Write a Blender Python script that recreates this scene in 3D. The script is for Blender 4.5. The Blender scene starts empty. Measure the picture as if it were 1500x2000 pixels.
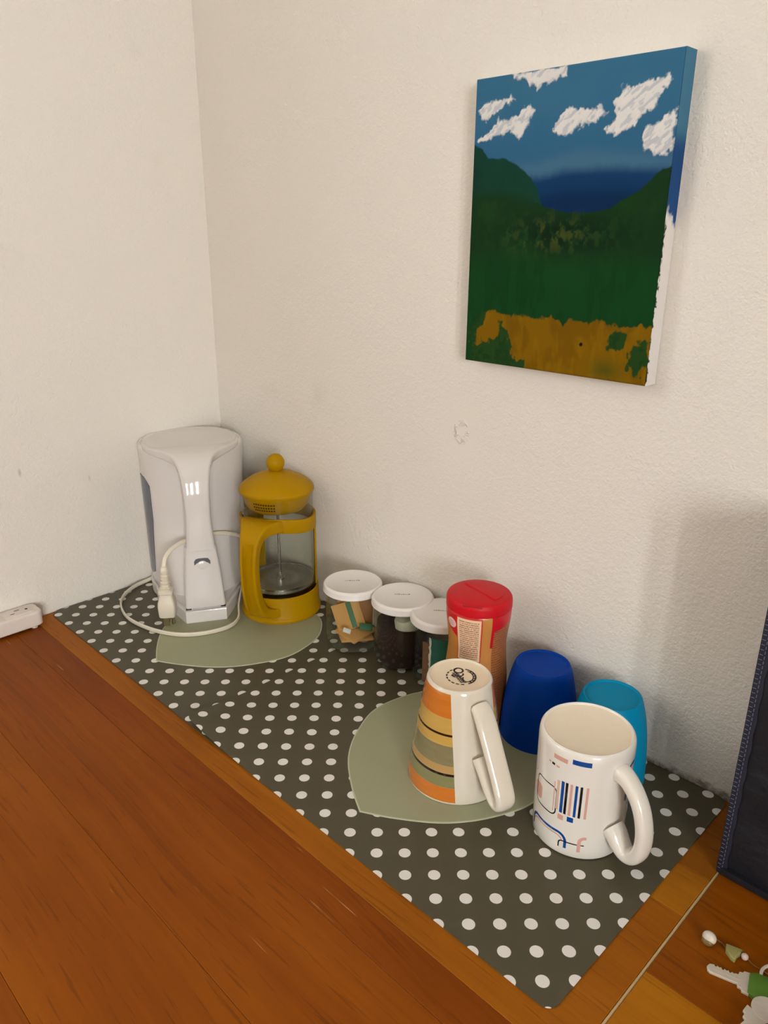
import bpy, bmesh, math, random
import numpy as np
from mathutils import Vector, Matrix

random.seed(4)
rng = np.random.default_rng(4)
scene = bpy.context.scene
COL = scene.collection
PI = math.pi

# ------------------------------------------------------------------ camera, world, light, exposure
cd = bpy.data.cameras.new('camera')
cam = bpy.data.objects.new('camera', cd); COL.objects.link(cam)
cd.sensor_fit = 'HORIZONTAL'; cd.sensor_width = 36.0; cd.lens = 36.0; cd.clip_start = .01
cam.matrix_world = Matrix(((0.70635299, -0.24700217, 0.66336671, 1.0025),
                           (0.70783661, 0.23888725, -0.66475576, -0.6375),
                           (0.00572626, 0.93910746, 0.3435759, 0.5),
                           (0, 0, 0, 1)))
scene.camera = cam

world = bpy.data.worlds.new('world'); scene.world = world
world.use_nodes = True
bg = world.node_tree.nodes['Background']
bg.inputs[0].default_value = (.85, .93, 1.0, 1); bg.inputs[1].default_value = 1.0

def area(name, loc, direction, sx, sy, power, color):
    ld = bpy.data.lights.new(name, 'AREA'); ld.shape = 'RECTANGLE'; ld.size = sx; ld.size_y = sy
    ld.energy = power; ld.color = color
    o = bpy.data.objects.new(name, ld); COL.objects.link(o)
    o.location = loc
    o.rotation_euler = Vector(direction).to_track_quat('-Z', 'Z').to_euler()
    return o
area('daylight_left_window', (-.16, -1.45, .95), (1, .0, -.12), 1.1, 1.1, 12, (1.0, 1.0, .995))
area('daylight_front_window', (3.06, -1.9, .75), (-1, .0, -.05), 1.8, .9, 400, (1.0, 1.0, .995))

vs = scene.view_settings
vs.view_transform = 'Standard'; vs.look = 'None'; vs.gamma = 1.0; vs.exposure = 0.2
vs.use_curve_mapping = False
scene.cycles.transparent_max_bounces = 32

# ------------------------------------------------------------------ material helpers
def lin(r, g, b):
    f = lambda c: c / 12.92 if c <= .04045 else ((c + .055) / 1.055) ** 2.4
    return (f(r / 255), f(g / 255), f(b / 255), 1)

class NT:
    def __init__(s, m):
        s.t = m.node_tree; s.n = s.t.nodes; s.l = s.t.links
    def set(s, sock, v):
        if isinstance(v, bpy.types.NodeSocket): s.l.new(v, sock)
        else: sock.default_value = v
    def node(s, kind, **kw):
        n = s.n.new(kind)
        for k, v in kw.items(): setattr(n, k, v)
        return n
    def m(s, op, a, b=0.0, c=0.0, clamp=False):
        n = s.n.new('ShaderNodeMath'); n.operation = op; n.use_clamp = clamp
        s.set(n.inputs[0], a); s.set(n.inputs[1], b)
        if len(n.inputs) > 2: s.set(n.inputs[2], c)
        return n.outputs[0]
    def step(s, x, lo, hi):           # smooth 0..1
        n = s.n.new('ShaderNodeMapRange'); n.interpolation_type = 'SMOOTHSTEP'
        s.set(n.inputs[0], x); s.set(n.inputs[1], lo); s.set(n.inputs[2], hi)
        return n.outputs[0]
    def mix(s, f, a, b):
        n = s.n.new('ShaderNodeMix'); n.data_type = 'RGBA'
        s.set(n.inputs[0], f); s.set(n.inputs[6], a); s.set(n.inputs[7], b)
        return n.outputs[2]
    def noise(s, vec, scale, detail=3, rough=.5, out=0):
        n = s.n.new('ShaderNodeTexNoise'); s.set(n.inputs['Vector'], vec)
        n.inputs['Scale'].default_value = scale; n.inputs['Detail'].default_value = detail
        n.inputs['Roughness'].default_value = rough
        return n.outputs[out]
    def coord(s, which='Object'):
        return s.n.new('ShaderNodeTexCoord').outputs[which]
    def sep(s, v):
        n = s.n.new('ShaderNodeSeparateXYZ'); s.set(n.inputs[0], v); return n.outputs
    def mapv(s, v, scale=(1, 1, 1), loc=(0, 0, 0), rot=(0, 0, 0)):
        n = s.n.new('ShaderNodeMapping'); s.set(n.inputs[0], v)
        n.inputs['Scale'].default_value = scale; n.inputs['Location'].default_value = loc
        n.inputs['Rotation'].default_value = rot
        return n.outputs[0]
    def ramp(s, f, stops):
        n = s.n.new('ShaderNodeValToRGB'); s.set(n.inputs[0], f); e = n.color_ramp.elements
        while len(e) < len(stops): e.new(.5)
        for q, (p, c) in zip(e, stops): q.position = p; q.color = c
        return n.outputs[0]
    def bump(s, h, strength=.3, dist=.001):
        n = s.n.new('ShaderNodeBump'); s.set(n.inputs['Height'], h)
        n.inputs['Strength'].default_value = strength; n.inputs['Distance'].default_value = dist
        return n.outputs[0]

def mat(name, color=(.8, .8, .8, 1), rough=.5, metal=0.0, spec=.5, coat=0.0, trans=0.0, sss=0.0):
    m = bpy.data.materials.new(name); m.use_nodes = True
    b = m.node_tree.nodes['Principled BSDF']
    b.inputs['Base Color'].default_value = color; b.inputs['Roughness'].default_value = rough
    b.inputs['Metallic'].default_value = metal; b.inputs['Specular IOR Level'].default_value = spec
    b.inputs['Coat Weight'].default_value = coat; b.inputs['Coat Roughness'].default_value = .08
    b.inputs['Transmission Weight'].default_value = trans
    if sss:
        b.inputs['Subsurface Weight'].default_value = sss; b.inputs['Subsurface Radius'].default_value = (.01, .01, .01)
        b.inputs['Subsurface Scale'].default_value = .3
    return m
def P(m): return m.node_tree.nodes['Principled BSDF'].inputs

def speckled(name, color, rough, var=.06, scale=60, bump=.05, bscale=400, **kw):
    m = mat(name, color, rough, **kw); t = NT(m); v = t.coord()
    n = t.noise(v, scale, 4)
    dark = tuple(c * (1 - var) for c in color[:3]) + (1,); lite = tuple(min(1, c * (1 + var)) for c in color[:3]) + (1,)
    t.set(P(m)['Base Color'], t.mix(n, dark, lite))
    if bump: t.set(P(m)['Normal'], t.bump(t.noise(v, bscale, 2), bump, .001))
    return m

def glass(name, tint=(.95, .96, .94, 1), ior=1.45, rough=.02):
    m = bpy.data.materials.new(name); m.use_nodes = True
    t = NT(m); t.n.remove(t.n['Principled BSDF'])
    tr = t.node('ShaderNodeBsdfTransparent'); tr.inputs[0].default_value = tint
    gl = t.node('ShaderNodeBsdfGlossy'); gl.inputs['Roughness'].default_value = rough
    lw = t.node('ShaderNodeLayerWeight'); lw.inputs['Blend'].default_value = .5
    f5 = t.m('ADD', .022, t.m('MULTIPLY', t.m('POWER', lw.outputs['Facing'], 4.0), .55))
    mx = t.node('ShaderNodeMixShader')
    t.l.new(f5, mx.inputs[0]); t.l.new(tr.outputs[0], mx.inputs[1]); t.l.new(gl.outputs[0], mx.inputs[2])
    t.l.new(mx.outputs[0], t.n['Material Output'].inputs[0])
    return m

# rounded-rectangle print nodes, shared by every printed surface
def rrect_group(stroke):
    g = bpy.data.node_groups.new('rrect_stroke' if stroke else 'rrect_fill', 'ShaderNodeTree')
    for nm in ('U', 'V', 'CX', 'CY', 'HX', 'HY', 'R', 'W'):
        g.interface.new_socket(nm, in_out='INPUT', socket_type='NodeSocketFloat')
    g.interface.new_socket('Mask', in_out='OUTPUT', socket_type='NodeSocketFloat')
    class H: node_tree = g
    t = NT(H); i = t.node('NodeGroupInput').outputs; o = t.node('NodeGroupOutput')
    qx = t.m('ADD', t.m('SUBTRACT', t.m('ABSOLUTE', t.m('SUBTRACT', i['U'], i['CX'])), i['HX']), i['R'])
    qy = t.m('ADD', t.m('SUBTRACT', t.m('ABSOLUTE', t.m('SUBTRACT', i['V'], i['CY'])), i['HY']), i['R'])
    ax = t.m('MAXIMUM', qx, 0); ay = t.m('MAXIMUM', qy, 0)
    ln = t.m('SQRT', t.m('ADD', t.m('MULTIPLY', ax, ax), t.m('MULTIPLY', ay, ay)))
    d = t.m('SUBTRACT', t.m('ADD', ln, t.m('MINIMUM', t.m('MAXIMUM', qx, qy), 0)), i['R'])
    if stroke: d = t.m('SUBTRACT', t.m('ABSOLUTE', d), i['W'])
    t.l.new(t.m('SUBTRACT', 1, t.step(d, -.00012, .00012)), o.inputs[0])
    return g
G_FILL, G_STROKE = rrect_group(False), rrect_group(True)
def rrect(t, u, v, x0, x1, y0, y1, r=0.0001, w=0.0):
    n = t.n.new('ShaderNodeGroup'); n.node_tree = G_STROKE if w else G_FILL
    t.set(n.inputs['U'], u); t.set(n.inputs['V'], v)
    for k, x in zip(('CX', 'CY', 'HX', 'HY', 'R', 'W'), ((x0 + x1) / 2, (y0 + y1) / 2, abs(x1 - x0) / 2, abs(y1 - y0) / 2, r, w)):
        n.inputs[k].default_value = x
    return n.outputs[0]

# ------------------------------------------------------------------ mesh helpers
def empty(name, loc, rz=0.0):
    o = bpy.data.objects.new(name, None); COL.objects.link(o)
    o.location = loc; o.rotation_euler = (0, 0, rz); o.empty_display_size = .02
    return o
def tag(o, label=None, cat=None, group=None, kind=None):
    if label: o['label'] = label
    if cat: o['category'] = cat
    if group: o['group'] = group
    if kind: o['kind'] = kind
    return o

class MB:
    """collects vertices and faces for ONE mesh object"""
    def __init__(s): s.v = []; s.f = []; s.uv = {}; s.mi = []
    def add(s, v, f, mi=0, uv=None):
        b = len(s.v); s.v += [tuple(p) for p in v]
        for k, q in enumerate(f):
            if uv is not None: s.uv[len(s.f)] = uv[k]
            s.f.append([b + i for i in q]); s.mi.append(mi)
        return s
    def lathe(s, prof, n=64, start=0.0, mi=0, cap0=False, cap1=False, c=(0, 0, 0), closed=False):
        v = []; f = []; uv = []
        for r, z in prof:
            for k in range(n):
                a = start + 2 * PI * k / n
                v.append((c[0] + r * math.cos(a), c[1] + r * math.sin(a), c[2] + z))
        m = len(prof); rows = range(m) if closed else range(m - 1)
        for i in rows:
            j = (i + 1) % m
            for k in range(n):
                k2 = (k + 1) % n
                f.append((i * n + k, i * n + k2, j * n + k2, j * n + k))
                a0, a1 = start + 2 * PI * k / n, start + 2 * PI * (k + 1) / n
                uv.append(((a0, prof[i][1]), (a1, prof[i][1]), (a1, prof[j][1]), (a0, prof[j][1])))
        if cap0: f.append(tuple(reversed(range(n)))); uv.append([(0, 0)] * n)
        if cap1: f.append(tuple(range((m - 1) * n, m * n))); uv.append([(0, 0)] * n)
        return s.add(v, f, mi, uv)
    def box(s, c, d, rot=None, bevel=0.0, seg=2, mi=0):
        bm = bmesh.new(); bmesh.ops.create_cube(bm, size=1)
        for w in bm.verts: w.co = Vector((w.co.x * d[0], w.co.y * d[1], w.co.z * d[2]))
        if bevel: bmesh.ops.bevel(bm, geom=bm.edges[:], offset=bevel, segments=seg, profile=.5, affect='EDGES')
        M = Matrix.Translation(c) @ (rot.to_4x4() if rot is not None else Matrix())
        bm.verts.index_update()
        s.add([M @ w.co for w in bm.verts], [[w.index for w in q.verts] for q in bm.faces], mi); bm.free()
        return s
    def prism(s, out, z0, z1, bevel=0.0, seg=2, mi=0):
        bm = bmesh.new()
        vs_ = [bm.verts.new((x, y, z0)) for x, y in out]
        fc = bm.faces.new(vs_)
        r = bmesh.ops.extrude_face_region(bm, geom=[fc])
        for w in [g for g in r['geom'] if isinstance(g, bmesh.types.BMVert)]: w.co.z = z1
        bmesh.ops.recalc_face_normals(bm, faces=bm.faces[:])
        if bevel:
            top = [e for e in bm.edges if all(abs(w.co.z - z1) < 1e-7 for w in e.verts)]
            bmesh.ops.bevel(bm, geom=top, offset=bevel, segments=seg, profile=.5, affect='EDGES')
        bm.verts.index_update()
        s.add([w.co for w in bm.verts], [[w.index for w in q.verts] for q in bm.faces], mi); bm.free()
        return s
    def rings(s, rings, cap=True, closed=False, mi=0):
        n = len(rings[0]); v = [p for r in rings for p in r]; f = []
        m = len(rings)
        for i in (range(m) if closed else range(m - 1)):
            j = (i + 1) % m
            for k in range(n): f.append((i * n + k, i * n + (k + 1) % n, j * n + (k + 1) % n, j * n + k))
        if cap and not closed:
            f.append(tuple(reversed(range(n)))); f.append(tuple(range((m - 1) * n, m * n)))
        return s.add(v, f, mi)
    def tube(s, pts, sec, closed=False, up=(0, 0, 1), mi=0, scale=None):
        """sec: list of (a,b): a along side, b along normal"""
        pts = [Vector(p) for p in pts]; rr = []; n = len(pts); side = None
        for i, p in enumerate(pts):
            t = (pts[(i + 1) % n] - pts[i - 1]) if closed else (pts[min(i + 1, n - 1)] - pts[max(i - 1, 0)])
            t.normalize()
            if side is None:
                side = t.cross(Vector(up))
                if side.length < 1e-4: side = t.cross(Vector((1, 0, 0)))
            side = (side - t * side.dot(t)).normalized(); nn = side.cross(t)
            k = 1 if scale is None else scale[i]
            rr.append([p + side * a * k + nn * b * k for a, b in sec])
        return s.rings(rr, True, closed, mi)
    def sphere(s, c, r, n=20, sq=(1, 1, 1), mi=0):
        m = n // 2; v = []; f = []
        for i in range(m + 1):
            th = PI * i / m
            for k in range(n):
                a = 2 * PI * k / n
                v.append((c[0] + r * sq[0] * math.sin(th) * math.cos(a), c[1] + r * sq[1] * math.sin(th) * math.sin(a), c[2] + r * sq[2] * math.cos(th)))
        for i in range(m):
            for k in range(n): f.append((i * n + k, (i + 1) * n + k, (i + 1) * n + (k + 1) % n, i * n + (k + 1) % n))
        return s.add(v, f, mi)
    def build(s, name, mats, parent=None, loc=None, rz=0.0, smooth=35, weld=True):
        me = bpy.data.meshes.new(name); me.from_pydata(s.v, [], s.f)
        if not isinstance(mats, (list, tuple)): mats = [mats]
        for m in mats: me.materials.append(m)
        if any(s.mi): me.polygons.foreach_set('material_index', s.mi)
        if s.uv:
            l = me.uv_layers.new(name='UVMap'); d = np.zeros((len(me.loops), 2), 'f')
            for p in me.polygons:
                if p.index in s.uv:
                    for q, li in zip(s.uv[p.index], p.loop_indices): d[li] = q
            l.data.foreach_set('uv', d.ravel())
        bm = bmesh.new(); bm.from_mesh(me)
        if weld: bmesh.ops.remove_doubles(bm, verts=bm.verts[:], dist=1e-7)
        bmesh.ops.recalc_face_normals(bm, faces=bm.faces[:])
        bm.to_mesh(me); bm.free()
        if smooth:
            me.shade_smooth(); me.set_sharp_from_angle(angle=math.radians(smooth))
        o = bpy.data.objects.new(name, me); COL.objects.link(o)
        if parent is not None: o.parent = parent
        if loc is not None: o.location = loc
        if rz: o.rotation_euler = (0, 0, rz)
        return o

def circle(r, n=12, sx=1, sy=1):
    return [(r * sx * math.cos(2 * PI * k / n), r * sy * math.sin(2 * PI * k / n)) for k in range(n)]
def rrsec(hx, hy, r, n=4):
    out = []
    for cx, cy, a0 in ((hx - r, hy - r, 0), (-hx + r, hy - r, 90), (-hx + r, -hy + r, 180), (hx - r, -hy + r, 270)):
        for k in range(n + 1):
            a = math.radians(a0 + 90 * k / n); out.append((cx + r * math.cos(a), cy + r * math.sin(a)))
    return out
def spline(pts, n=8, closed=False):
    pts = [np.array(p, float) for p in pts]; N = len(pts); out = []
    for i in range(N if closed else N - 1):
        g = lambda k: pts[k % N] if closed else pts[min(max(k, 0), N - 1)]
        p0, p1, p2, p3 = g(i - 1), g(i), g(i + 1), g(i + 2)
        for k in range(n):
            t = k / n
            out.append(.5 * (2 * p1 + (p2 - p0) * t + (2 * p0 - 5 * p1 + 4 * p2 - p3) * t * t + (3 * p1 - p0 - 3 * p2 + p3) * t ** 3))
    if not closed: out.append(pts[-1])
    return out
def band(path, n=10, nsec=4, groove=None, rad=.45):
    """sweep in the local xz plane: rows (x, z, halfwidth, thickness); returns rings"""
    P_ = spline(path, n); rr = []
    for i, (x, z, w, th) in enumerate(P_):
        a = P_[max(i - 1, 0)]; b = P_[min(i + 1, len(P_) - 1)]
        t = Vector((b[0] - a[0], 0, b[1] - a[1])).normalized(); nn = Vector((-t.z, 0, t.x))
        r = min(w, th / 2) * rad
        sec = rrsec(w, th / 2, r, nsec)
        if groove:
            g = groove(i / (len(P_) - 1)); wi = (w - r * .55) ; mid = []
            for q in (.98, .80, .70, .5, .25, 0, -.25, -.5, -.70, -.80, -.98):
                mid.append((q * (w - r), th / 2 - (0 if abs(q) > .75 else .0075 * min(1, g * 1.2) * (1 if abs(q) < .6 else .6)) * (1 if g > 0 else 0)))
            sec = sec[:nsec + 1] + mid + sec[nsec + 1:]
        ring = []
        for (sx, sy) in sec: ring.append(Vector((x, sx, z)) + nn * sy)
        rr.append(ring)
    return rr

# ------------------------------------------------------------------ setting materials
def wall_material():
    m = mat('painted plaster', lin(231, 226, 216), .75, spec=.25); t = NT(m)
    v = t.coord()
    big = t.noise(v, 1.6, 3); med = t.noise(v, 9, 3)
    c = t.mix(t.m('MULTIPLY', big, .5), lin(236, 230, 220), lin(228, 222, 212))
    c = t.mix(t.step(med, .62, .8), c, lin(226, 220, 208))
    x, y, z = t.sep(v)
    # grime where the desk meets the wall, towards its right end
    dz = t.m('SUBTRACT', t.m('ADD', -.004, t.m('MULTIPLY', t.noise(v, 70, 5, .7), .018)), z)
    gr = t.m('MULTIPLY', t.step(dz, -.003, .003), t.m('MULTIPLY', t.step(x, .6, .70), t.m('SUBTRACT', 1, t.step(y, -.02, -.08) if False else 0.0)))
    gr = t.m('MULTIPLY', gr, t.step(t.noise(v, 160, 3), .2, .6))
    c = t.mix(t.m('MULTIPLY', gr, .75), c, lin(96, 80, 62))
    # small scuffs on the left wall and a nail hole on the right one
    for (sx, sy, sz, r) in ((0.0, -.30, .205, .0035), (0.0, -.21, .178, .003), (.77, 0.0, .108, .0022)):
        d = t.node('ShaderNodeVectorMath', operation='DISTANCE'); t.set(d.inputs[0], t.mapv(v, (1, 1, .35), (0, 0, 0)))
        d.inputs[1].default_value = (sx, sy, sz * .35)
        c = t.mix(t.m('MULTIPLY', t.m('SUBTRACT', 1, t.step(d.outputs['Value'], r * .3, r)), .6), c, lin(120, 108, 92))
    t.set(P(m)['Base Color'], c)
    h = t.m('ADD', t.m('MULTIPLY', t.noise(v, 190, 3, .55), .75), t.m('MULTIPLY', t.noise(v, 460, 2), .4))
    # old filled hole: a ring of lumps in the plaster
    d = t.node('ShaderNodeVectorMath', operation='DISTANCE'); t.set(d.inputs[0], t.mapv(v, (1, 1, .78)))
    d.inputs[1].default_value = (.480, 0.0, .293 * .78)
    dd = d.outputs['Value']
    ring = t.m('SUBTRACT', 1, t.step(t.m('ABSOLUTE', t.m('SUBTRACT', dd, .010)), .0, .0035))
    flat = t.m('SUBTRACT', 1, t.step(dd, .012, .045))
    lump = t.m('MULTIPLY', ring, t.step(t.noise(v, 170, 2), .42, .6))
    h = t.m('MULTIPLY', h, t.m('SUBTRACT', 1, t.m('MULTIPLY', flat, .8)))
    h = t.m('ADD', h, t.m('MULTIPLY', lump, 1.0))
    t.set(P(m)['Normal'], t.bump(h, .8, .0019))
    return m
WALL = wall_material()
PLAIN = speckled('matte room paint', lin(204, 198, 188), .85)
BACKWALL = speckled('dull room paint', lin(160, 150, 136), .85)
FLOOR = speckled('floor tile clay', lin(120, 96, 74), .6)

def wall_box(name, lo, hi, hole=None, axis=None, m=WALL):
    b = MB(); lo, hi = np.array(lo, float), np.array(hi, float)
    def bx(l, h): b.box(tuple((l + h) / 2), tuple(h - l))
    if hole is None: bx(lo, hi)
    else:
        a = axis; (a0, a1), (z0, z1) = hole
        for (s0, s1, q0, q1) in ((lo[a], a0, lo[2], hi[2]), (a1, hi[a], lo[2], hi[2]), (a0, a1, lo[2], z0), (a0, a1, z1, hi[2])):
            l, h = lo.copy(), hi.copy(); l[a], h[a], l[2], h[2] = s0, s1, q0, q1; bx(l, h)
    return tag(b.build(name, m, smooth=0), kind='structure')
WY, WX = .006, .002
X1, Y1, ZF, ZC = 2.9, -2.9, -.75, 1.7
wall_box('wall_right', (WX, WY, ZF), (X1, WY + .12, ZC))
wall_box('wall_left', (WX - .12, Y1, ZF), (WX, WY + .12, ZC), ((-2.0, -.9), (.4, 1.5)), 1)
wall_box('wall_front', (X1, Y1, ZF), (X1 + .12, WY + .12, ZC), ((-2.8, -1.0), (.3, 1.2)), 1, BACKWALL)
wall_box('wall_back', (WX - .12, Y1 - .12, ZF), (X1 + .12, Y1, ZC), m=BACKWALL)
wall_box('floor', (WX - .12, Y1 - .12, ZF - .1), (X1 + .12, WY + .12, ZF), m=FLOOR)
wall_box('ceiling', (WX - .12, Y1 - .12, ZC), (X1 + .12, WY + .12, ZC + .1), m=PLAIN)
WFRAME = speckled('window frame paint', lin(222, 218, 208), .4)
def window(name, x, y0, y1, z0, z1, nbar=2, wb=.022):
    b = MB(); w = .04
    for (a0, a1, c0, c1) in ((y0, y1, z0, z0 + w), (y0, y1, z1 - w, z1), (y0, y0 + w, z0, z1), (y1 - w, y1, z0, z1)):
        b.box((x, (a0 + a1) / 2, (c0 + c1) / 2), (.05, a1 - a0, c1 - c0), bevel=.003)
    for k in range(1, nbar + 1): b.box((x, y0 + (y1 - y0) * k / (nbar + 1), (z0 + z1) / 2), (.03, wb, z1 - z0), bevel=.003)
    b.box((x, (y0 + y1) / 2, (z0 + z1) / 2), (.03, y1 - y0, .022), bevel=.003)
    tag(b.build(name, WFRAME), kind='structure')
window('window_1', WX - .06, -2.0, -.9, .4, 1.5)
window('window_2', X1 + .06, -2.8, -1.0, .3, 1.2, 4, .25)  # unseen wide bars, added to split the window's reflection into vertical streaks

# ------------------------------------------------------------------ desks
def wood(name, c0, c1, c2, seed, rough=.36, scratch=True):
    m = mat(name, c1, rough, spec=.11)
    t = NT(m); v = t.mapv(t.coord(), (1, 1, 1), (seed * 3.7, seed * 1.3, 0))
    warp = t.noise(v, 3.0, 2, .5, 1)
    sc = t.node('ShaderNodeVectorMath', operation='SCALE'); t.set(sc.inputs[0], warp); sc.inputs['Scale'].default_value = .035
    ad = t.node('ShaderNodeVectorMath', operation='ADD'); t.set(ad.inputs[0], v); t.set(ad.inputs[1], sc.outputs[0])
    w = ad.outputs[0]
    g1 = t.noise(t.mapv(w, (1.3, 22, 4)), 1.0, 4, .55)
    g2 = t.noise(t.mapv(w, (5, 160, 10)), 1.0, 3, .6)
    g3 = t.noise(t.mapv(w, (18, 420, 10)), 1.0, 2, .5)
    blot = t.noise(v, 6, 3)
    f = t.m('ADD', t.m('MULTIPLY', g1, .62), t.m('MULTIPLY', g2, .30))
    f = t.m('ADD', f, t.m('MULTIPLY', t.m('SUBTRACT', blot, .5), .45))
    c = t.ramp(f, ((.22, c0), (.48, c1), (.74, c2)))
    pores = t.step(g3, .60, .72)
    c = t.mix(t.m('MULTIPLY', pores, .35), c, tuple(x * .45 for x in c0[:3]) + (1,))
    streak = t.step(t.noise(t.mapv(w, (.9, 46, 5), (5, 2, 0)), 1.0, 3, .6), .64, .72)
    c = t.mix(t.m('MULTIPLY', streak, .24), c, tuple(x * .45 for x in c0[:3]) + (1,))
    if scratch:
        for rot, sd, th in ((.5, 1, .735), (-.9, 7, .745)):
            s = t.step(t.noise(t.mapv(v, (9, 330, 1), (sd, sd, 0), (0, 0, rot)), 1.0, 1, .4), th, th + .03)
            s = t.m('MULTIPLY', s, t.step(t.noise(v, 11 + sd, 2), .56, .66))
            c = t.mix(t.m('MULTIPLY', s, .55), c, lin(205, 160, 100))
    t.set(P(m)['Base Color'], c)
    t.set(P(m)['Roughness'], t.m('ADD', rough - .06, t.m('MULTIPLY', blot, .16)))
    t.set(P(m)['Normal'], t.bump(t.m('ADD', t.m('MULTIPLY', pores, -1), t.m('MULTIPLY', g2, .5)), .12, .0006))
    return m
W_DARK = [wood('orange brown varnished wood %s' % n, lin(114 + d, 52 + d, 2), lin(134 + d, 67 + d, 4), lin(150 + d, 81 + d, 10), s) for n, s, d in (('a', 1, -2), ('b', 4, 1), ('c', 7, 3), ('d', 11, 0))]
W_EDGE = wood('honey edge wood', lin(130, 70, 6), lin(154, 88, 10), lin(172, 106, 22), 15)
W_MID = wood('amber wood', lin(112, 58, 3), lin(134, 74, 6), lin(150, 90, 12), 18, scratch=False)
W_LITE = wood('golden wood', lin(144, 84, 8), lin(168, 104, 14), lin(184, 122, 26), 22, scratch=False)
W_RED = wood('deep amber wood', lin(114, 56, 1), lin(136, 71, 3), lin(152, 88, 6), 26, scratch=False)
FILL = speckled('pale joint filler', lin(206, 178, 132), .7, .15, 200)

def plank(parent, x0, x1, y0, y1, m, dz=0.0, gap=.00008, top=0.75, th=.026):
    g = gap
    MB().box(((x0 + x1) / 2, (y0 + y1) / 2, top + dz - th / 2), (x1 - x0 - 2 * g, y1 - y0 - 2 * g, th), bevel=.00035, seg=1).build('plank', m, parent, smooth=0)
desk = tag(empty('wooden_desk', (0, 0, ZF)), 'long orange-brown varnished wooden desk under the two polka dot mats', 'desk')
XS = .8475
for y0, y1, m in ((-.1, .004, W_MID), (-.150, -.1, W_LITE), (-.3155, -.150, W_EDGE),
                  (-.3485, -.3155, W_DARK[0]), (-.440, -.3485, W_DARK[1]), (-.545, -.440, W_DARK[2]), (-.66, -.545, W_DARK[3]), (-.80, -.66, W_DARK[0])):
    plank(desk, .004, XS, y0, y1, m)
for x in (.06, .79):
    for y in (-.06, -.74):
        MB().box((x, y, .362), (.055, .055, .7236), bevel=.003, seg=1).build('leg', W_DARK[2], desk, smooth=0)
MB().box((XS + .0012, -.398, .735), (.0022, .804, .0285), bevel=.0004, seg=1).build('joint_strip', FILL, desk, smooth=0)['label'] = 'pale filler strip along the desk end'
side = tag(empty('side_desk', (0, 0, ZF)), 'second wooden desk butted on at right, under the keys and dark bag', 'desk')
for y0, y1, m in ((-.2145, .004, W_RED), (-.30, -.2145, W_LITE), (-.42, -.30, W_RED), (-.58, -.42, W_MID), (-.80, -.58, W_RED)):
    plank(side, XS + .0026, 1.55, y0, y1, m)
for x in (.92, 1.49):
    for y in (-.06, -.74):
        MB().box((x, y, .362), (.055, .055, .7236), bevel=.003, seg=1).build('leg', W_DARK[2], side, smooth=0)

# ------------------------------------------------------------------ placemats
def mat_material(name, x0, y0):
    m = mat(name, lin(80, 74, 56), .36, spec=.25); t = NT(m); v = t.coord(); x, y, z = t.sep(v)
    pitch = .0336
    px = t.m('DIVIDE', t.m('SUBTRACT', x, x0), pitch); py = t.m('DIVIDE', t.m('SUBTRACT', y, y0), pitch * 1.022)
    def dots(ox):
        fx = t.m('MULTIPLY', t.m('SUBTRACT', t.m('FRACT', t.m('ADD', px, 50.5 + ox)), .5), pitch)
        fy = t.m('MULTIPLY', t.m('SUBTRACT', t.m('FRACT', t.m('ADD', py, 50.5 + ox)), .5), pitch * 1.022)
        d = t.m('SQRT', t.m('ADD', t.m('MULTIPLY', fx, fx), t.m('MULTIPLY', fy, fy)))
        return t.m('SUBTRACT', 1, t.step(d, .0049, .0053))
    k = t.m('MAXIMUM', dots(0), dots(.5))
    base = t.mix(t.noise(v, 30, 3), lin(78, 72, 55), lin(85, 79, 61))
    t.set(P(m)['Base Color'], t.mix(k, base, lin(229, 225, 220)))
    t.set(P(m)['Normal'], t.bump(t.noise(v, 900, 2), .06, .0004))
    return m
HEART = speckled('frosted sage vinyl', lin(156, 157, 126), .45, .035, 25, .04, 700)
HEART_RIM = mat('heart rim vinyl', lin(186, 188, 160), .4)
def mat_mesh(x0, x1, y0, y1, zf, th, rad, nx, ny):
    b = MB(); V = []
    ys = []
    for j in range(ny + 1):
        t_ = j / ny; ys.append(y0 + (y1 - y0) * (.5 - .5 * math.cos(PI * t_)))
    for layer in (0, 1):
        for y in ys:
            ins = 0
            for e in (y - y0, y1 - y):
                if e < rad: ins = max(ins, rad - math.sqrt(max(0, rad * rad - (rad - e) ** 2)))
            for i in range(nx + 1):
                x = x0 + ins + (x1 - x0 - 2 * ins) * i / nx
                V.append((x, y, zf(x, y) + (th if layer else 0)))
    n = (nx + 1) * (ny + 1); F = []
    for j in range(ny):
        for i in range(nx):
            a = j * (nx + 1) + i; q = (a, a + 1, a + nx + 2, a + nx + 1)
            F.append(tuple(k + n for k in q)); F.append(tuple(reversed(q)))
    per = [j for j in range(nx + 1)] + [(j + 1) * (nx + 1) - 1 for j in range(1, ny + 1)] + [ny * (nx + 1) + i for i in range(nx - 1, -1, -1)] + [j * (nx + 1) for j in range(ny - 1, 0, -1)]
    for k in range(len(per)):
        a, c = per[k], per[(k + 1) % len(per)]; F.append((a, c, c + n, a + n))
    return b.add(V, F)
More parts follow.
